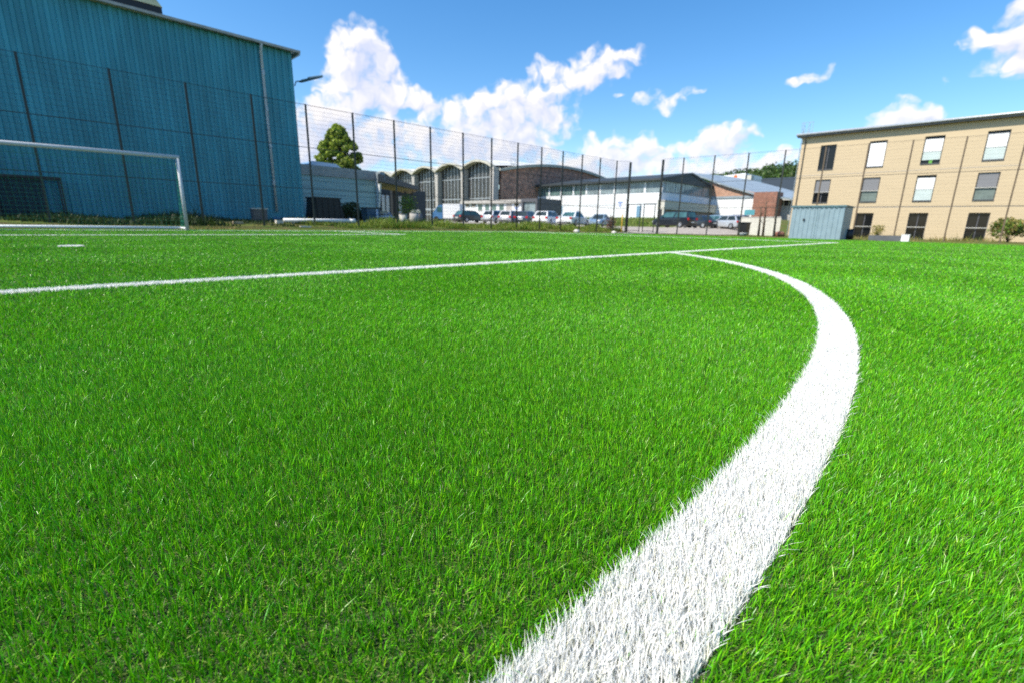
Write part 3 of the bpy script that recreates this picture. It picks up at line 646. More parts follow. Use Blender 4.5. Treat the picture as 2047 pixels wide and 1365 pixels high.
# carport / loading ramp below the gable
A, B = at_y(1328, 414, 19.6), at_y(1438, 428, 19.6)
cp = thing('loading_canopy', (B[0], 20, 1), 'low pale concrete canopy with a dark opening, behind the black van', 'canopy')
MB().box(A[0], B[0], 19.6, 20.9, 3.4, 4.75).build('roof', M['cream'], cp)
MB().box(A[0]-.1, B[0]+.1, 19.5, 20.98, 4.753, 4.9).build('coping', M['fascia'], cp)
for xx in (A[0], (A[0]+B[0])/2, B[0]-.4): MB().box(xx, xx+.4, 19.65, 19.95, .8, 3.397).build('pillar', M['cream'], cp)
MB().box(A[0]+.1, B[0]-.1, 20.3, 20.8, .8, 3.397).build('back_wall', M['eave'], cp)

# ------------------------------------------------------------------ brick gabled works building on the right
BX = 98.6
bb = thing('brick_works', (BX, 13, 2), 'works building with white lower wall, tan brick gable and broad grey roof', 'building')
yl, yr = at_x(1420, 400, BX)[1], at_x(1512, 400, BX)[1]
zt = at_x(1460, 393, BX)[2]; zt2 = at_x(1460, 397.5, BX)[2]
MB().box(BX, BX+26, yr-.5, yl+.6, .6, zt2).build('wall', M['wwall'], bb)
MB().box(BX-.15, BX+.1, yr-.5, yl+.6, zt2+.003, zt).build('string_course', M['roofg'], bb)
g0, g1, g2 = at_x(1404, 361, BX), at_x(1512, 392, BX), at_x(1404, 392, BX)
MB().prism([(yr-.5, zt+.003), (yl+.6, zt+.003), (yl+.6, at_x(1418, 365, BX)[2]), (yr-.5, zt+.35)], BX, BX+.5, 'x').build('gable', M['tanbrick'], bb)
# roof slopes down to the right
P0 = at_x(1390, 347, BX); P1 = at_x(1590, 400, BX)
slope = (P0[2]-P1[2])/(P0[1]-P1[1])
yy0, yy1 = P0[1]+1, P1[1]-3
zr_ = lambda y: P0[2]+(y-P0[1])*slope
lo = [at_x(*q, BX-.6) for q in ((1392, 349), (1450, 370), (1512, 388.5), (1592, 398))]; hi = [at_x(*q, BX+26) for q in ((1384, 346.5), (1437, 351), (1500, 360), (1592, 384))]
mb = MB()
for i in range(3): mb.quad(lo[i], lo[i+1], hi[i+1], hi[i]); dn = [(p[0]+.02, p[1], p[2]-.3) for p in (lo[i], lo[i+1])]; mb.quad(dn[0], dn[1], lo[i+1], lo[i])
mb.build('roof', M['roofg'], bb)
C0, C1 = at_x(1508, 385, BX-2), at_x(1545, 450, BX-2)
MB().box(BX-2, BX+1.5, C1[1], C0[1], .5, C0[2]).build('brick_tower', M['redbrick'], bb)
for px in (1455.5, 1480):
    A = at_x(px-4.5, 436, BX); B = at_x(px+4.5, 436, BX); r_ = (A[1]-B[1])/2; yc = (A[1]+B[1])/2; zc = A[2]-.1
    MB().prism([(yc-r_, zc-1)]+[(yc+r_*cos(t), zc+r_*sin(t)) for t in [pi*(1-k/8) for k in range(9)]]+[(yc+r_, zc-1)], BX-.05, BX+.05, 'x').build('arched_window', M['glass'], bb)
# front right of the works: shaded side wall with windows
yS = yr-.5
MB().box(BX+1.6, BX+26, yS-9, yS-.6, .3, zr_(yS-4)-.6).build('side_block', M['conc'], bb)
for k in range(4):
    A = at_x(1547+k*11, 402, BX+1.55); B = at_x(1547+k*11+6, 412, BX+1.55)
    MB().box(BX+1.53, BX+1.62, B[1], A[1], B[2], A[2]).build('window', M['glass'], bb)
# dark long roof behind, white unit on the roof line
db = thing('dark_roof_shed', (130, 12, 2), 'distant long building with a dark slate roof below the wooded hill', 'building')
q0, q1 = at_x(1488, 358, 145), at_x(1600, 352, 145)
MB().box(145.5, 185, q1[1]-6, q0[1]+14, .5, q0[2]-4).build('wall', M['conc'], db)
MB().prism([(145, q0[2]-4), (160, q0[2]+1.2), (186, q0[2]-4)], q1[1]-7, q0[1]+14, 'y').build('roof', M['slate'], db)
wu = thing('roof_unit', (112, 16, 9), 'white gable box with a small orange mark above the grey roof', 'roof unit')
a_, b_, c_, d_ = at_x(1437, 353, 128), at_x(1491, 346.5, 128), at_x(1491, 362, 128), at_x(1437, 362, 128)
MB().prism([(a_[1], a_[2]), (b_[1], b_[2]), (c_[1], c_[2]-6), (d_[1], d_[2]-6)], 128, 140, 'x').build('wall', M['white'], wu)
e_ = at_x(1470.5, 354, 128); MB().tube([(127.93, e_[1], e_[2]), (127.99, e_[1], e_[2])], .45, 12).build('emblem', M['orange'], wu)
f0, f1 = at_x(1494, 351, 127), at_x(1501, 361, 127)
MB().box(127, 129, f1[1], f0[1], f1[2]-6, f0[2]).build('vent', M['cream'], wu)

# ------------------------------------------------------------------ beige building
QX = 50.0; QY0, QY1 = -6.95, -38.0; QT = 8.5
qb = thing('beige_building', (QX, -14, -.3), 'three storey beige building with tall windows and shaded blinds', 'building')
wy = [-9.1-3.5*i for i in range(8)]; rows = [(-.15, 1.9), (2.75, 4.76), (5.55, 7.62)]; hw = .59
mb = MB()
# wall built as strips round the openings so that every window sits in a real reveal
ycur = QY0
for yc in wy:
    mb.box(QX, QX+.35, yc+hw, ycur, -1, QT); ycur = yc-hw
    zc = -1
    for (z0, z1) in rows: mb.box(QX, QX+.35, yc-hw, yc+hw, zc, z0); zc = z1
    mb.box(QX, QX+.35, yc-hw, yc+hw, zc, QT)
mb.box(QX, QX+.35, QY1, ycur, -1, QT)
mb.box(QX+.35, QX+12, QY0-.35, QY0, -1, QT).box(QX+11.6, QX+12, QY1, QY0-.35, -1, QT)
mb.build('wall', M['beige'], qb)
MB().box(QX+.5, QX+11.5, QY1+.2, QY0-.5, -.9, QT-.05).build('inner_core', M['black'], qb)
MB().prism([(QX-.45, QT+.02), (QX-.45, QT+.22), (QX+6, QT+.75), (QX+12.5, QT+.22), (QX+12.5, QT+.02)], QY1-.4, QY0+.4, 'y').build('roof', M['zinc'], qb)
MB().box(QX-.42, QX-.01, QY1-.3, QY0+.32, QT-.10, QT+.015).build('soffit', M['eave'], qb)
MB().tube([(QX-.5, QY1, QT+.1), (QX-.5, QY0+.38, QT+.1)], .08, 8).build('gutter', M['zinc'], qb, True)
MB().tube([(QX-.5, QY0-.25, QT+.05), (QX-.06, QY0-.3, QT-.35), (QX-.06, QY0-.3, -.4)], .045, 8).build('downpipe', M['eave'], qb, True)
for z in (2.35, 5.15): MB().box(QX-.012, QX-.002, QY1, QY0, z, z+.03).build('floor_joint', M['fascia'], qb)
state = {(2, 0): 'dark', (2, 1): 'white', (2, 2): 'half', (2, 3): 'half2', (1, 0): 'grey', (1, 1): 'grey2', (1, 2): 'slat', (1, 3): 'grey2', (0, 0): 'dark', (0, 1): 'open', (0, 2): 'open', (0, 3): 'open'}
for j, yc in enumerate(wy):
    for r_, (z0, z1) in enumerate(rows):
        st = state.get((r_, j), ['open', 'grey', 'half'][(j+r_) % 3])
        w_ = MB().box(QX+.22, QX+.27, yc-hw+.02, yc+hw-.02, z0+.03, z1-.03).build('window', M['glass'], qb)
        f = MB(); e = .05
        f.box(QX+.16, QX+.215, yc-hw, yc-hw+e, z0, z1).box(QX+.16, QX+.215, yc+hw-e, yc+hw, z0, z1).box(QX+.16, QX+.215, yc-hw+e, yc+hw-e, z1-e, z1).box(QX+.16, QX+.215, yc-hw+e, yc+hw-e, z0, z0+e).box(QX+.17, QX+.214, yc-.03, yc+.03, z0+e, z1-e)
        f.build('frame', M['anth'], w_)
        MB().box(QX-.05, QX+.16, yc-hw+.005, yc+hw-.005, z0-.0, z0+.07).build('sill', M['anth'], w_)
        H_ = z1-z0
        def blind(mm, za, zb, x0=.10): MB().box(QX+x0, QX+x0+.02, yc-hw+.06, yc+hw-.06, za, zb).build('blind', mm, w_)
        if st == 'white': blind(M['blind'], z0+.1, z1-.16)
        if st in ('half', 'half2', 'slat'): blind(M['blind'], z0+.95, z1-.2); blind(M['curtain'], z0+(.34 if st == 'half' else .12), z0+.92, .12)
        if st in ('grey', 'grey2'): blind(M['blindg'], z0+1.0, z1-.03)
        if st == 'grey2': blind(mat('dim_screen', (.15, .19, .17), .5), z0+.1, z0+.9, .12)
        if st in ('grey', 'grey2', 'open'):
            MB().box(QX-.0, QX+.05, yc-hw+.003, yc+hw-.003, z0+.92, z0+.98).build('guard_rail', M['rail'], w_)
        if st == 'half' and j == 2: MB().box(QX+.04, QX+.12, yc-.12, yc+.08, z0+.08, z0+.3).build('plant_pot', mat('pot_green', (.12, .35, .05), .6), w_)

# -- metal shed inside the fence
SX0, SX1, SYA, SYB = 36.0, 38.4, -10.72, -13.68
sd = thing('metal_shed', (37.2, -12.2, -.13), 'blue grey corrugated metal container shed at the edge of the turf', 'shed')
prof = []; y = SYA
while y > SYB+.02:
    for (u, d) in ((0, 0), (.09, 0), (.13, .03), (.24, .03)):
        if y-u > SYB: prof.append((SX0-d+.03, y-u))
    y -= .27
prof.append((SX0+.03, SYB))
n = len(prof); mb = MB(); mb.v = [(a, b, z) for z in (-.2, 1.88) for a, b in prof]; mb.f = [(i, i+1, n+i+1, n+i) for i in range(n-1)]; mb.build('front_wall', M['shed'], sd, fix=False)
MB().box(SX0+.05, SX1, SYB, SYA, -.2, 1.87).build('body', M['shed'], sd)
MB().box(SX0-.06, SX1+.05, SYB-.06, SYA+.06, 1.88, 1.97).build('roof', M['shedd'], sd)
mb = MB(); [mb.box(SX0-.035, SX0-.012, SYA-.02-k*.27-.12, SYA-.02-k*.27-.02, 1.80, 1.879) for k in range(10)]; mb.build('eave_teeth', M['shedd'], sd)
MB().box(SX0-.05, SX0-.002, SYA-.82, SYA-.72, 1.0, 1.14).build('lock', M['dark'], sd)
MB().box(SX0-.012, SX0-.002, SYA-1.5, SYA-1.48, -.1, 1.85).build('door_gap', M['shedd'], sd)

# -- lattice mast beside the beige building
mz = thing('lattice_mast', (49.5, -6.3, 0), 'thin pale lattice mast beside the beige building', 'mast')
mA = at_x(1588, 300, 52)
mb = MB(); mx, my = 52.0, float(at_x(1590, 400, 52)[1])
w_ = .22; ztop = float(at_x(1603, 247, 52)[2])
for (i, j) in ((-1, -1), (1, -1), (1, 1), (-1, 1)): mb.bar((mx+i*w_, my+j*w_, -.3), (mx+i*w_, my+j*w_, ztop), .035)
z = 0.
while z < ztop-1:
    for (a, b) in (((-1, -1), (1, -1)), ((1, -1), (1, 1)), ((1, 1), (-1, 1)), ((-1, 1), (-1, -1))): mb.bar((mx+a[0]*w_, my+a[1]*w_, z), (mx+b[0]*w_, my+b[1]*w_, z+.6), .018)
    z += .6
mb.build('lattice', M['roofg'], mz, fix=False)
mb = MB(); [mb.bar((mx, my-.55, ztop+zz), (mx, my+.45, ztop+zz), .03) for zz in (0, -.8)]; [mb.bar((mx, my+dy, ztop-.8), (mx, my+dy, ztop), .03) for dy in (-.5, .4)]; mb.build('top_frame', M['roofg'], mz, fix=False)

# ------------------------------------------------------------------ cars
PAINT = {}
def paint(name, c, metal=0.):
    if name not in PAINT: PAINT[name] = mat('paint_'+name, c, .28, .02, 1, metal=metal, coat=.6)
    return PAINT[name]
def car(x, y, heading, kind, pt, label, cat='car', glass=None):
    L, W, H = dict(hatch=(4.0, 1.74, 1.50), wagon=(4.7, 1.80, 1.48), sedan=(4.6, 1.80, 1.45), mpv=(4.75, 1.86, 1.72), coupe=(4.3, 1.76, 1.38))[kind]
    root = thing('parked_car', (x, y, float(gz(x, y))+.008), label, cat, 'cars parked beyond the fence', True, heading)
    hl, hwid = L/2, W/2; zb = H*.62
    # lower body: stations along the length
    if kind in ('hatch', 'mpv', 'wagon'): rear = [(-hl, .38, .62, .86), (-hl+.04, .25, zb-.12, .94), (-hl+.15, .20, zb, .97)]
    else: rear = [(-hl, .38, .66, .86), (-hl+.05, .25, zb-.10, .94), (-hl+.3, .20, zb+.0, .97)]
    st = rear+[(-hl*.5, .18, zb+.01, 1), (0, .18, zb, 1), (hl*.42, .18, zb-.02, 1), (hl*.62, .2, zb-.08, .99), (hl*.85, .22, zb-.2, .95), (hl*.97, .26, zb-.32, .88), (hl, .34, .55, .78)]
    mb = MB(); k = 10
    for (sx, z0, z1, wf) in st:
        w = hwid*wf; zm = z0+(z1-z0)*.45
        for (yy, zz) in ((-w*.9, z0), (-w, z0+.10), (-w*1.0, zm), (-w*.97, z1-.06), (-w*.90, z1), (w*.90, z1), (w*.97, z1-.06), (w, zm), (w, z0+.10), (w*.9, z0)): mb.v.append((sx, yy, zz))
    for i in range(len(st)-1):
        for j in range(k): mb.f.append((i*k+j, i*k+(j+1) % k, (i+1)*k+(j+1) % k, (i+1)*k+j))
    mb.f.append(tuple(range(k))[::-1]); mb.f.append(tuple((len(st)-1)*k+j for j in range(k)))
    # cabin
    rb, rt, ft, fb_ = dict(hatch=(-hl+.12, -hl+.55, hl*.12, hl*.52), wagon=(-hl+.12, -hl+.6, hl*.05, hl*.42), mpv=(-hl+.08, -hl+.32, hl*.25, hl*.66), sedan=(-hl*.66, -hl*.36, hl*.08, hl*.46), coupe=(-hl*.72, -hl*.28, hl*.04, hl*.44))[kind]
    bw, tw, zc = hwid*.90, hwid*.70, zb-.03
    c0 = len(mb.v)
    sec = [(rb, bw, zc), (rt, tw, H-.05), ((rt+ft)/2, tw*1.03, H), (ft, tw, H-.04), (fb_, bw*.96, zc-.02)]
    for (sx, w, z) in sec: mb.v += [(sx, -w, z), (sx, w, z)]
    for i in range(4): mb.f.append((c0+2*i, c0+2*i+1, c0+2*i+3, c0+2*i+2))
    for s_ in (0, 1): mb.f.append(tuple(c0+2*i+s_ for i in range(5)))
    o = mb.build('body', pt, root, True)
    try: o.data.set_sharp_from_angle(angle=radians(38))
    except Exception: pass
    gm = glass or M['carglass']
    def lerp(a, b, t): return tuple(a[i]+(b[i]-a[i])*t for i in range(3))
    def pane(name, A, B, C, D, nrm, ins=.10, low=.06, hi=.12):
        P = [lerp(lerp(A, B, u), lerp(D, C, u), v) for u, v in ((ins, low), (1-ins, low), (1-ins, 1-hi), (ins, 1-hi))]
        n_ = Vector(nrm).normalized()*.012; q = MB(); q.prism([(0, 0), (1, 0), (1, 1), (0, 1)], 0, 1, 'z')
        q.v = [tuple(Vector(p)-n_*.5) for p in P]+[tuple(Vector(p)+n_) for p in P]; return q.build(name, gm, root)
    pane('rear_window', (rb, -bw, zc), (rb, bw, zc), (rt, tw, H-.05), (rt, -tw, H-.05), (-1, 0, .5), .09, .12)
    pane('windscreen', (fb_, -bw*.96, zc), (fb_, bw*.96, zc), (ft, tw, H-.04), (ft, -tw, H-.04), (1, 0, .8), .07)
    mid = rb+(fb_-rb)*.48; mt = rt+(ft-rt)*.5
    for s_ in (-1, 1):
        pane('side_window', (rb+.12, s_*bw, zc), (mid, s_*bw, zc), (mt, s_*tw, H-.03), (rt, s_*tw, H-.05), (0, s_, .5), .06, .08, .1)
        pane('side_window', (mid, s_*bw, zc), (fb_-.12, s_*bw*.96, zc), (ft, s_*tw, H-.04), (mt, s_*tw, H-.03), (0, s_, .5), .05, .08, .1)
        ly = s_*hwid*.80
        mb = MB(); mb.box(-hl-.012, -hl+.14, ly-.13 if s_ > 0 else ly-.12, ly+.12 if s_ > 0 else ly+.13, .68 if kind != 'mpv' else .8, zb-.04); mb.build('tail_light', M['tail'], root)
        MB().box(hl*.9, hl+.0, s_*hwid*.66-.16, s_*hwid*.66+.16, .56, .70).build('headlight', M['lamp'], root)
        MB().box(hl*.33, hl*.38, s_*(hwid+.02)-.1, s_*(hwid+.02)+.1, zb-.02, zb+.1).build('mirror', pt, root)
        for wx in (-hl*.60, hl*.62):
            R_ = .32; wh_ = bpy.data.objects.new('wheel', None); COL.objects.link(wh_); wh_.parent = root; wh_['local'] = 1; wh_.empty_display_size = .1
            MB().tube([(wx, s_*(hwid-.20), R_), (wx, s_*(hwid-.19), R_), (wx, s_*(hwid+.0), R_), (wx, s_*(hwid+.012), R_)], [R_*.9, R_, R_, R_*.93], 20).build('tyre', M['tyre'], wh_, True)
            MB().tube([(wx, s_*(hwid-.05), R_), (wx, s_*(hwid+.02), R_)], [.21, .195], 16).build('rim', M['rim'], wh_)
    MB().box(-hl-.016, -hl+.02, -.26, .26, .52, .63).build('number_plate', M['plate'], root)
    MB().box(-hl-.008, -hl+.2, -hwid*.80, hwid*.80, .30, .40).build('rear_bumper', M['dark'], root)
    return root
W_, SV, DK, NV, BK = paint('white', (.82, .83, .84)), paint('silver', (.52, .55, .58), .35), paint('dark_grey', (.045, .05, .052), .2), paint('navy', (.03, .05, .09), .2), paint('black', (.010, .011, .014))
LB = paint('light_blue', (.30, .42, .52), .3)
def park(px, dist, head, kind, pt, label, **k): x, y = at_d(px, dist); return car(x, y, radians(head), kind, pt, label, **k)
park(943, 63, -4, 'wagon', DK, 'dark grey estate car seen side on, leftmost of the parked row', glass=M['teal_glass'])
park(991, 59, 14, 'hatch', SV, 'silver hatchback parked right of the dark grey estate car')
park(1022, 57, 20, 'hatch', paint('silver_grey', (.42, .43, .46), .3), 'silver grey hatchback with a tall red tail light, between the silver and navy cars')
park(1055, 56.5, 22, 'wagon', NV, 'dark navy estate car parked left of the two white cars')
park(1097, 53, 16, 'wagon', W_, 'white estate car parked beside the white saloon')
park(1146, 49.5, 13, 'sedan', W_, 'white saloon car, right one of the two white cars', glass=M['teal_glass'])
park(1198, 57, 196, 'coupe', LB, 'silver blue low car facing the camera, right of the white saloon')
park(1347, 57, 80, 'mpv', BK, 'black people carrier parked beside the loading canopy', glass=M['teal_glass'])
park(1398, 62, 70, 'sedan', paint('black_blue', (.012, .016, .024)), 'black saloon car parked behind the black people carrier')
park(1428, 63, 62, 'hatch', LB, 'light blue hatchback parked between the black saloon and the silver hatchback', glass=M['teal_glass'])
park(1454, 61, 70, 'hatch', SV, 'small silver hatchback, second from the right end of the right-hand car row')
park(1467, 65, 60, 'hatch', paint('deep_blue', (.02, .025, .12)), 'dark blue car mostly hidden at the right end of the car row')
# van with white box body
vx, vy = at_d(904, 66); vz = float(gz(vx, vy))
vn = thing('box_van', (vx, vy, vz), 'van with a blue cab and a plain white box body', 'van', None, True, radians(118))
MB().box(-1.5, .9, -.95, .95, .45, 2.3).build('cargo_box', M['white'], vn)
MB().prism([(.95, .4), (2.6, .4), (2.65, 1.0), (2.25, 1.25), (1.6, 2.1), (.95, 2.2)], -.95, .95, 'y').build('cab', M['blue'], vn)
MB().prism([(2.24, 1.28), (2.27, 1.30), (1.66, 2.05), (1.63, 2.03)], -.85, .85, 'y').build('windscreen', M['teal_glass'], vn)
for s_ in (-1, 1):
    MB().box(1.05, 1.75, s_*.955-.006, s_*.955+.006, 1.25, 1.9).build('side_window', M['teal_glass'], vn)
    MB().box(2.6, 2.67, s_*.65-.16, s_*.65+.16, .75, .95).build('headlight', M['lamp'], vn)
    for wx in (-.9, 1.9): MB().tube([(wx, s_*.72, .35), (wx, s_*.98, .35)], .35, 16).build('wheel', M['tyre'], vn)

# ------------------------------------------------------------------ trees and shrubs
def foliage(name, centers, radii, n, size, cols, parent=None, flat=.8, m=ML):
    centers = np.array(centers); radii = np.array(radii); k = rng.choice(len(centers), n, p=radii**2/np.sum(radii**2))
    d = rng.normal(0, 1, (n, 3)); d /= np.linalg.norm(d, axis=1)[:, None]; r = radii[k]*rng.uniform(.45, 1.08, n)**.6
    p = centers[k]+d*r[:, None]*np.array([1, 1, flat])
    nrm = d+rng.normal(0, .7, (n, 3)); nrm /= np.linalg.norm(nrm, axis=1)[:, None]
    a = np.cross(nrm, rng.normal(0, 1, (n, 3))); a /= np.linalg.norm(a, axis=1)[:, None]; b = np.cross(nrm, a)
    s = (rng.uniform(.6, 1.4, n)*size)[:, None]
    v = np.stack([p-a*s, p-b*s*.55, p+a*s, p+b*s*.55], 1).reshape(-1, 3)
    tone = np.array(cols)[rng.integers(0, len(cols), n)]*rng.uniform(.7, 1.3, (n, 1))*(rng.uniform(.75, 1.25, len(centers))[k])[:, None]
    o = numpy_mesh(name, v, np.arange(4*n).reshape(n, 4), m, np.repeat(tone, 4, 0), smooth=False)
    if parent: o.parent = parent; o.matrix_parent_inverse = Matrix.Translation(-Vector(parent.location))
    return o
tx, ty = at_d(687, 66); tz = float(gz(tx, ty)); ztop = 12.0
tr = thing('conifer_tree', (tx, ty, tz), 'broad green cone shaped tree rising behind the grey green annex', 'tree')
MB().tube([(tx, ty, tz-.2), (tx+.1, ty, 4), (tx, ty, 8.4), (tx+.05, ty, 11.4)], [.32, .26, .15, .04], 10).build('trunk', M['bark'], tr, True)
cen, rad = [], []
for i in range(340):
    t = rng.random()**1.15; z = 3.0+(ztop-3.4)*t; R_ = (4.8*(1-t)**.66+.15)*rng.uniform(.25, 1.0)**.7; a = rng.uniform(0, 2*pi)
    cen.append((tx+R_*cos(a)*.95, ty+R_*sin(a)*.95, z)); rad.append(rng.uniform(.28, .72)*(1-.35*t))
mb = MB()
for c in cen[::5]: mb.tube([(tx, ty, max(tz+1, c[2]-.8)), c], [.07, .02], 5)
mb.build('limb', M['bark'], tr)
foliage('crown', cen, rad, 42000, .16, [(.30, .38, .03), (.22, .31, .025), (.36, .42, .05), (.14, .21, .02)], tr)
# wooded hill far right
def hill_z(x, y):
    return 41*np.exp(-(((x-400)/120)**2+((y-66)/200)**2)) - 3
xs2 = np.linspace(250, 760, 52); ys2 = np.linspace(-330, 330, 52)
structure(grid_mesh('wooded_hill', xs2, ys2, hill_z, mat('forest_floor', (.03, .05, .012), .95)))
cen, rad = [], []
while len(cen) < 2600:
    x, y = rng.uniform(250, 430), rng.uniform(-120, 240); z = float(hill_z(x, y))
    if z < 4: continue
    r_ = rng.uniform(2.2, 4.5); cen.append((x, y, z+r_*1.1)); rad.append(r_)
o = foliage('forest', cen, rad, 90000, .9, [(.05, .11, .015), (.035, .08, .012), (.08, .15, .02), (.06, .10, .015)], None, 1.25); o['kind'] = 'stuff'; tag(o, 'dark green forest covering the distant hill')
def shrub(name, px, dist, w, hgt, label, cols, n=700, leaf=.07, yoff=0):
    x, y = at_d(px, dist); z = float(gz(x, y)); s = thing(name, (x, y, z), label, 'shrub', 'bushes round the pitch')
    cc = [(x+rng.uniform(-w, w)*.6, y+rng.uniform(-w, w)*.5, z+hgt*rng.uniform(.25, .75)) for _ in range(14)]
    mb = MB(); [mb.tube([(x+rng.uniform(-.1, .1), y, z-.05), c], [.03, .008], 5) for c in cc[::2]]; mb.build('stem', M['bark'], s)
    foliage('leaves', cc, [hgt*.28]*14, n, leaf, cols, s)
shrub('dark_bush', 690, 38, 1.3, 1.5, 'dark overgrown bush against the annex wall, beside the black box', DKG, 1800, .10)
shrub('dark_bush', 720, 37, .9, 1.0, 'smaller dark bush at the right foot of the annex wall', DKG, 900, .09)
shrub('reddish_bush', 1222, 46, .35, 1.5, 'reddish brown dead bush right of the silver blue car', [(.16, .06, .04), (.12, .08, .05), (.2, .10, .06)], 500, .06)
shrub('weed_bush', 2022, 47, 1.5, 1.7, 'rough green and yellow bush at the right end of the beige building', GRN+DRY[:2], 2200, .08)
shrub('dry_shrub', 1756, 46, .4, 1.1, 'small yellowish shrub under the beige building\'s ground floor window', DRY[:2]+GRN[2:], 500, .05)
shrub('climbing_vine', 815, 45.5, .5, 2.7, 'bright green creeper on the shelter\'s last post', [(.2, .3, .02), (.12, .2, .02)], 600, .09)
for px, hh, lab in ((1519, 2.3, 'bare brown trunk stump, left one of the two before the brick tower'), (1528, 2.7, 'bare brown trunk stump, right one of the two before the brick tower'), (1550, 2.2, 'slim dead brown sapling standing left of the metal shed')):
    x, y = at_d(px, 44); z = float(gz(x, y)); s = thing('dead_sapling', (x, y, z), lab, 'dead tree', 'dead saplings beside the shed')
    MB().tube([(x, y, z-.1), (x+.03, y+.05, z+hh*.5), (x+.05, y+.1, z+hh)], [.10, .07, .03], 7).build('trunk', M['bark'], s, True)
    mb = MB()
    for _ in range(9): zz = z+hh*rng.uniform(.3, .95); mb.tube([(x+.03, y+.06, zz), (x+rng.uniform(-.35, .35), y+rng.uniform(-.35, .35), zz+rng.uniform(.1, .5))], [.02, .006], 5)
    mb.build('twigs', M['bark'], s)

# ------------------------------------------------------------------ clutter along the fence
def put(px, dist): x, y = at_d(px, dist); return x, y, float(gz(x, y))
# white pipe lying behind the fence
pa, pb = at_y(568, 449, 6.1), at_y(709, 446, 6.1)
t = thing('white_pipe', (pa[0], 6.1, .2), 'long white plastic pipe lying on the ground outside the fence', 'pipe')
z = float(gz(pa[0], 6.1))+.16
MB().tube([(pa[0], 6.1, z), (pb[0], 6.1, z+.03)], .11, 14).build('tube', M['white'], t, True)
MB().tube([(pb[0]-.3, 6.1, z+.03), (pb[0]+.02, 6.1, z+.03)], .125, 14).build('collar', M['white'], t, True)
mb = MB(); [mb.box(pa[0]+k, pa[0]+k+.1, 6.0, 6.2, z-.3, z-.1) for k in (.4, 2.2, 3.6)]; mb.build('batten', M['wood'], t)
def plank(p0, p1, Y, w, hgt, m, label):
    a, b = at_y(p0[0], p0[1], Y), at_y(p1[0], p1[1], Y); za = float(gz(a[0], Y))
    mb = MB().bar((a[0], Y, max(a[2], za+hgt/2)), (b[0], Y, max(b[2], za+hgt/2)), w, hgt); mb.bar((a[0]+.02, Y, za+.02), (a[0]+.12, Y, za+.02), w*.8, .05)
    o = mb.build('plank', m, None); return tag(o, label, 'plank', 'pale offcuts lying by the fence')
plank((466, 448.5), (486, 452), 5.6, .2, .12, M['wood'], 'short pale plank lying tilted in the weeds left of the pipe')
plank((552, 450), (565, 450), 6.0, .25, .18, M['stone'], 'short pale concrete block lying at the left end of the white pipe')
plank((600, 457), (622, 457), 4.4, .12, .06, M['stone'], 'flat pale kerb piece lying in the dry grass at the fence foot')
x, y, z = put(520, 29.3)
t = thing('utility_box', (x, y, z), 'small grey ribbed box against the foot of the blue hall', 'box')
MB().box(x-.35, x+.35, y-.2, y+.2, z, z+.62).build('case', M['anth'], t)
mb = MB(); [mb.box(x-.3, x+.3, y-.215, y-.202, z+.12+k*.09, z+.15+k*.09) for k in range(5)]; mb.build('louvre', M['eave'], t); MB().box(x-.4, x+.4, y-.24, y+.24, z+.622, z+.67).build('lid', M['zinc'], t)
x, y, z = put(650, 36)
t = thing('rubbish_container', (x, y, z), 'large black tapered waste container in front of the annex', 'container')
MB().prism([(x-1.0, z), (x+1.15, z), (x+.85, z+1.5), (x-.85, z+1.5)], y-.7, y+.7, 'y').build('body', M['black'], t)
MB().box(x-.95, x+.95, y-.75, y+.75, z+1.502, z+1.57).build('lid', M['dark'], t)
mb = MB(); [mb.box(x-.8+k*.4, x-.74+k*.4, y-.74, y-.702, z+.1, z+1.4) for k in range(5)]; mb.build('rib', M['black'], t)
x, y, z = put(743, 36)
t = thing('skip_bin', (x, y, z), 'dark blue waste bin at the right corner of the annex', 'bin')
MB().prism([(x-.45, z+.1), (x+.45, z+.1), (x+.55, z+.95), (x-.55, z+.95)], y-.4, y+.4, 'y').build('body', M['binblue'], t); MB().box(x-.58, x+.58, y-.45, y+.45, z+.952, z+1.02).build('lid', M['dark'], t)
x, y, z = put(755, 33)
t = thing('striped_post', (x, y, z), 'thin white and blue banded marker post beside the dark blue bin', 'post')
MB().tube([(x, y, z-.1), (x, y, z+.85)], .06, 8).build('post', M['white'], t, True); [MB().tube([(x, y, z+.1+.2*k), (x, y, z+.18+.2*k)], .065, 8).build('band', M['bluemark'], t) for k in range(4)]
for i, (px, w) in enumerate(((768, .5), (777, .45))):
    x, y, z = put(px, 35+i*.4); o = foliage('sack', [(x, y, z+.3)], [.3], 10, .05, [(.4, .4, .4)]); bpy.data.objects.remove(o)
    t = thing('sack', (x, y, z), ['pale grey sack with brown scraps on top, left of the two by the shelter post', 'pale grey sack, right of the two by the shelter post'][i], 'sack')
    mb = MB(); k = 12
    mb.tube([(x, y, z-.02), (x, y, z+.12), (x+.02, y, z+.4), (x, y, z+.62), (x, y, z+.7)], [w*.85, w, w*.95, w*.6, w*.2], 12); mb.build('bag', M['tarp'], t, True)
    if i == 0: MB().box(x-.25, x+.2, y-.2, y+.15, z+.6, z+.78).build('scrap', M['wood'], t)
x, y, z = put(806, 32.5)
t = thing('concrete_drum', (x, y, z), 'pale round concrete drum standing behind the fence', 'drum')
MB().tube([(x, y, z-.05), (x, y, z+.6)], .27, 18).build('drum', M['cream'], t, True); MB().tube([(x, y, z+.602), (x, y, z+.64)], .29, 18).build('rim', M['conc'], t)
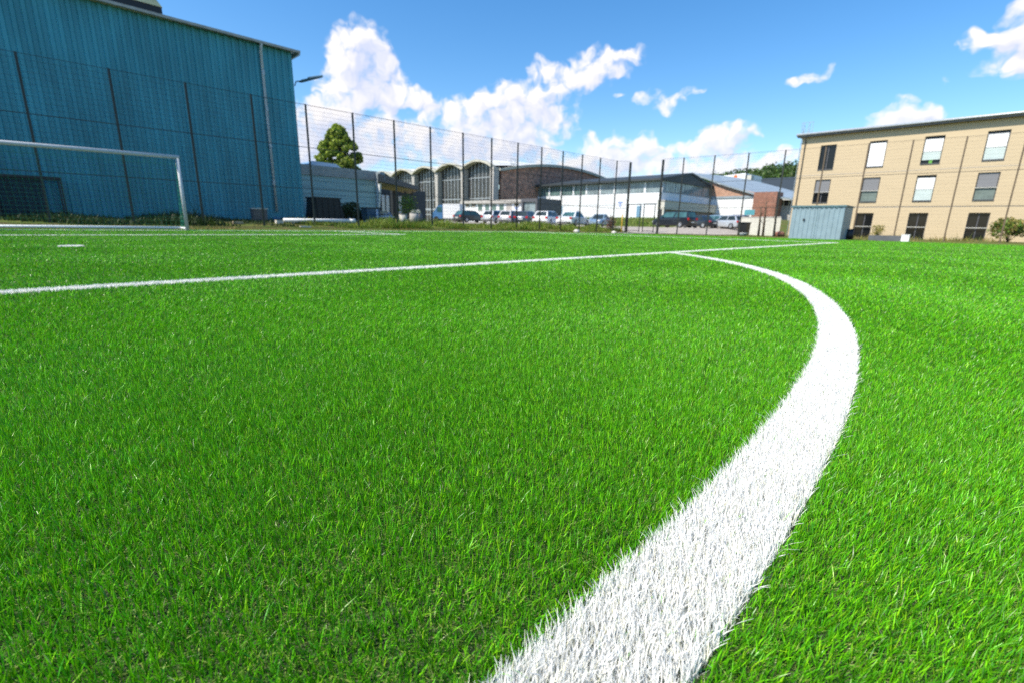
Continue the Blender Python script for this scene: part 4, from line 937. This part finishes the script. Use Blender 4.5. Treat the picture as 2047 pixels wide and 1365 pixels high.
for i, px in enumerate((828, 836)):
    x, y, z = put(px, 39+i); t = thing('planter_barrel', (x, y, z), ['grey barrel with a white flower tuft, left of the dark one', 'dark barrel standing right of the grey barrel'][i], 'barrel')
    MB().tube([(x, y, z), (x, y, z+.3), (x, y, z+.75)], [.3, .36, .33], 16).build('barrel', M['conc'] if i == 0 else M['eave'], t, True); MB().tube([(x, y, z+.75), (x, y, z+.78)], .345, 16).build('rim', M['zinc'], t)
    foliage('plant', [(x, y, z+.85)], [.22], 120, .05, [(.1, .15, .03), (.6, .6, .55)], t)
# yellow post by the gate, stones
x, y = 37.6, float(at_x(1243, 450, 37.6)[1])
t = thing('yellow_post', (x, y, 0), 'slim yellow marker post left of the gate', 'post')
MB().tube([(x, y, -.1), (x, y, 1.42)], .05, 10).build('post', M['yellow'], t, True); MB().tube([(x, y, 1.42), (x, y, 1.47)], .058, 10).build('cap', M['yellow'], t)
def stone(px, py, dist, r, label, nm='boulder', mm=None):
    x, y, z = put(px, dist); import bmesh
    bm = bmesh.new(); bmesh.ops.create_icosphere(bm, subdivisions=2, radius=r)
    for v in bm.verts: v.co *= random.uniform(.8, 1.15); v.co.z *= .65
    me = bpy.data.meshes.new(nm); bm.to_mesh(me); bm.free(); me.materials.append(mm or M['stone']); o = bpy.data.objects.new(nm, me); COL.objects.link(o); o.location = (x, y, z+r*.35); tag(o, label, 'stone', None if mm else 'pale stones by the fence')
stone(1153, 457, 37.5, .26, 'pale boulder in the weeds below the white saloon car'); stone(1228, 460, 38.8, .19, 'small whitish round stone beside the yellow post')
stone(1560, 470, 45, .45, 'reddish lump of rubble left of the metal shed', 'rubble_lump', M['redbrick'])
# right hand: bin, low wall, sign, white box, kerb slab
x, y, z = put(1488, 45)
t = thing('waste_bin', (x, y, z), 'black wheeled waste bin by the low wall', 'bin')
MB().prism([(x-.33, z+.05), (x+.33, z+.05), (x+.42, z+1.0), (x-.42, z+1.0)], y-.35, y+.35, 'y').build('body', M['black'], t); MB().box(x-.46, x+.46, y-.4, y+.4, z+1.002, z+1.08).build('lid', M['dark'], t)
x, y, z = put(1488, 43.5); t = thing('plastic_tub', (x, y, z), 'pale blue tub in front of the black waste bin', 'tub'); MB().tube([(x, y, z), (x, y, z+.22)], [.26, .32], 14).build('tub', M['gglass'], t, True); MB().tube([(x, y, z+.2), (x, y, z+.24)], .34, 14).build('rim', M['white'], t)
lw = thing('low_concrete_wall', (50, -2, .2), 'low pale concrete wall in front of the red brick tower', 'wall')
a, b = at_d(1480, 52), at_d(1560, 49)
z0 = .3; mb = MB(); mb.prism([(a[0], a[1]), (b[0], b[1]), (b[0]+.25, b[1]+.1), (a[0]+.25, a[1]+.1)], -.2, 1.45, 'z'); mb.build('wall', M['cream'], lw)
mb = MB(); mb.prism([(a[0]-.04, a[1]), (b[0]-.04, b[1]), (b[0]+.29, b[1]+.1), (a[0]+.29, a[1]+.1)], 1.453, 1.53, 'z'); mb.build('coping', M['conc'], lw)
x, y = at_d(1495, 54); t = thing('direction_sign', (x, y, .3), 'teal rectangular sign board above the low wall', 'sign')
MB().box(x-.03, x+.03, y-.03, y+.03, .2, 2.3).build('post', M['dark'], t); MB().box(x-.09, x-.035, y-.5, y+.45, 1.75, 2.25).build('board', mat('teal_board', (.08, .30, .34), .5), t)
x, y = at_d(1562, 45); z = float(gz(x, y)); BR = (x, y, z)
x, y = 37.0, float(at_x(1809, 478, 37)[1]); t = thing('white_crate', (x, y, -.2), 'small white box on the turf edge before the beige building', 'box')
MB().box(x, x+.4, y-.19, y+.19, -.2, .22).build('box', M['white'], t); MB().box(x-.02, x+.42, y-.21, y+.21, .222, .26).build('lid', M['white'], t)
ya, yb = float(at_x(1736, 478, 37.2)[1]), float(at_x(1801, 478, 37.2)[1])
o = MB().box(37.1, 37.6, yb, ya, -.2, .12).box(37.15, 37.55, yb+.02, ya-.02, .123, .17).build('kerb_slab', mat('dark_slab', (.10, .11, .12), .8), None); tag(o, 'long dark grey slab on the turf edge left of the white box', 'slab')
x, y = 38.0, float(at_x(1698, 468, 38)[1]); t = thing('rubber_barrel', (x, y, -.15), 'black barrel at the right side of the metal shed', 'barrel')
MB().tube([(x, y, -.2), (x, y, .15), (x, y, .5)], [.24, .27, .24], 16).build('barrel', M['black'], t, True); MB().tube([(x, y, .5), (x, y, .53)], .255, 16).build('rim', M['dark'], t)
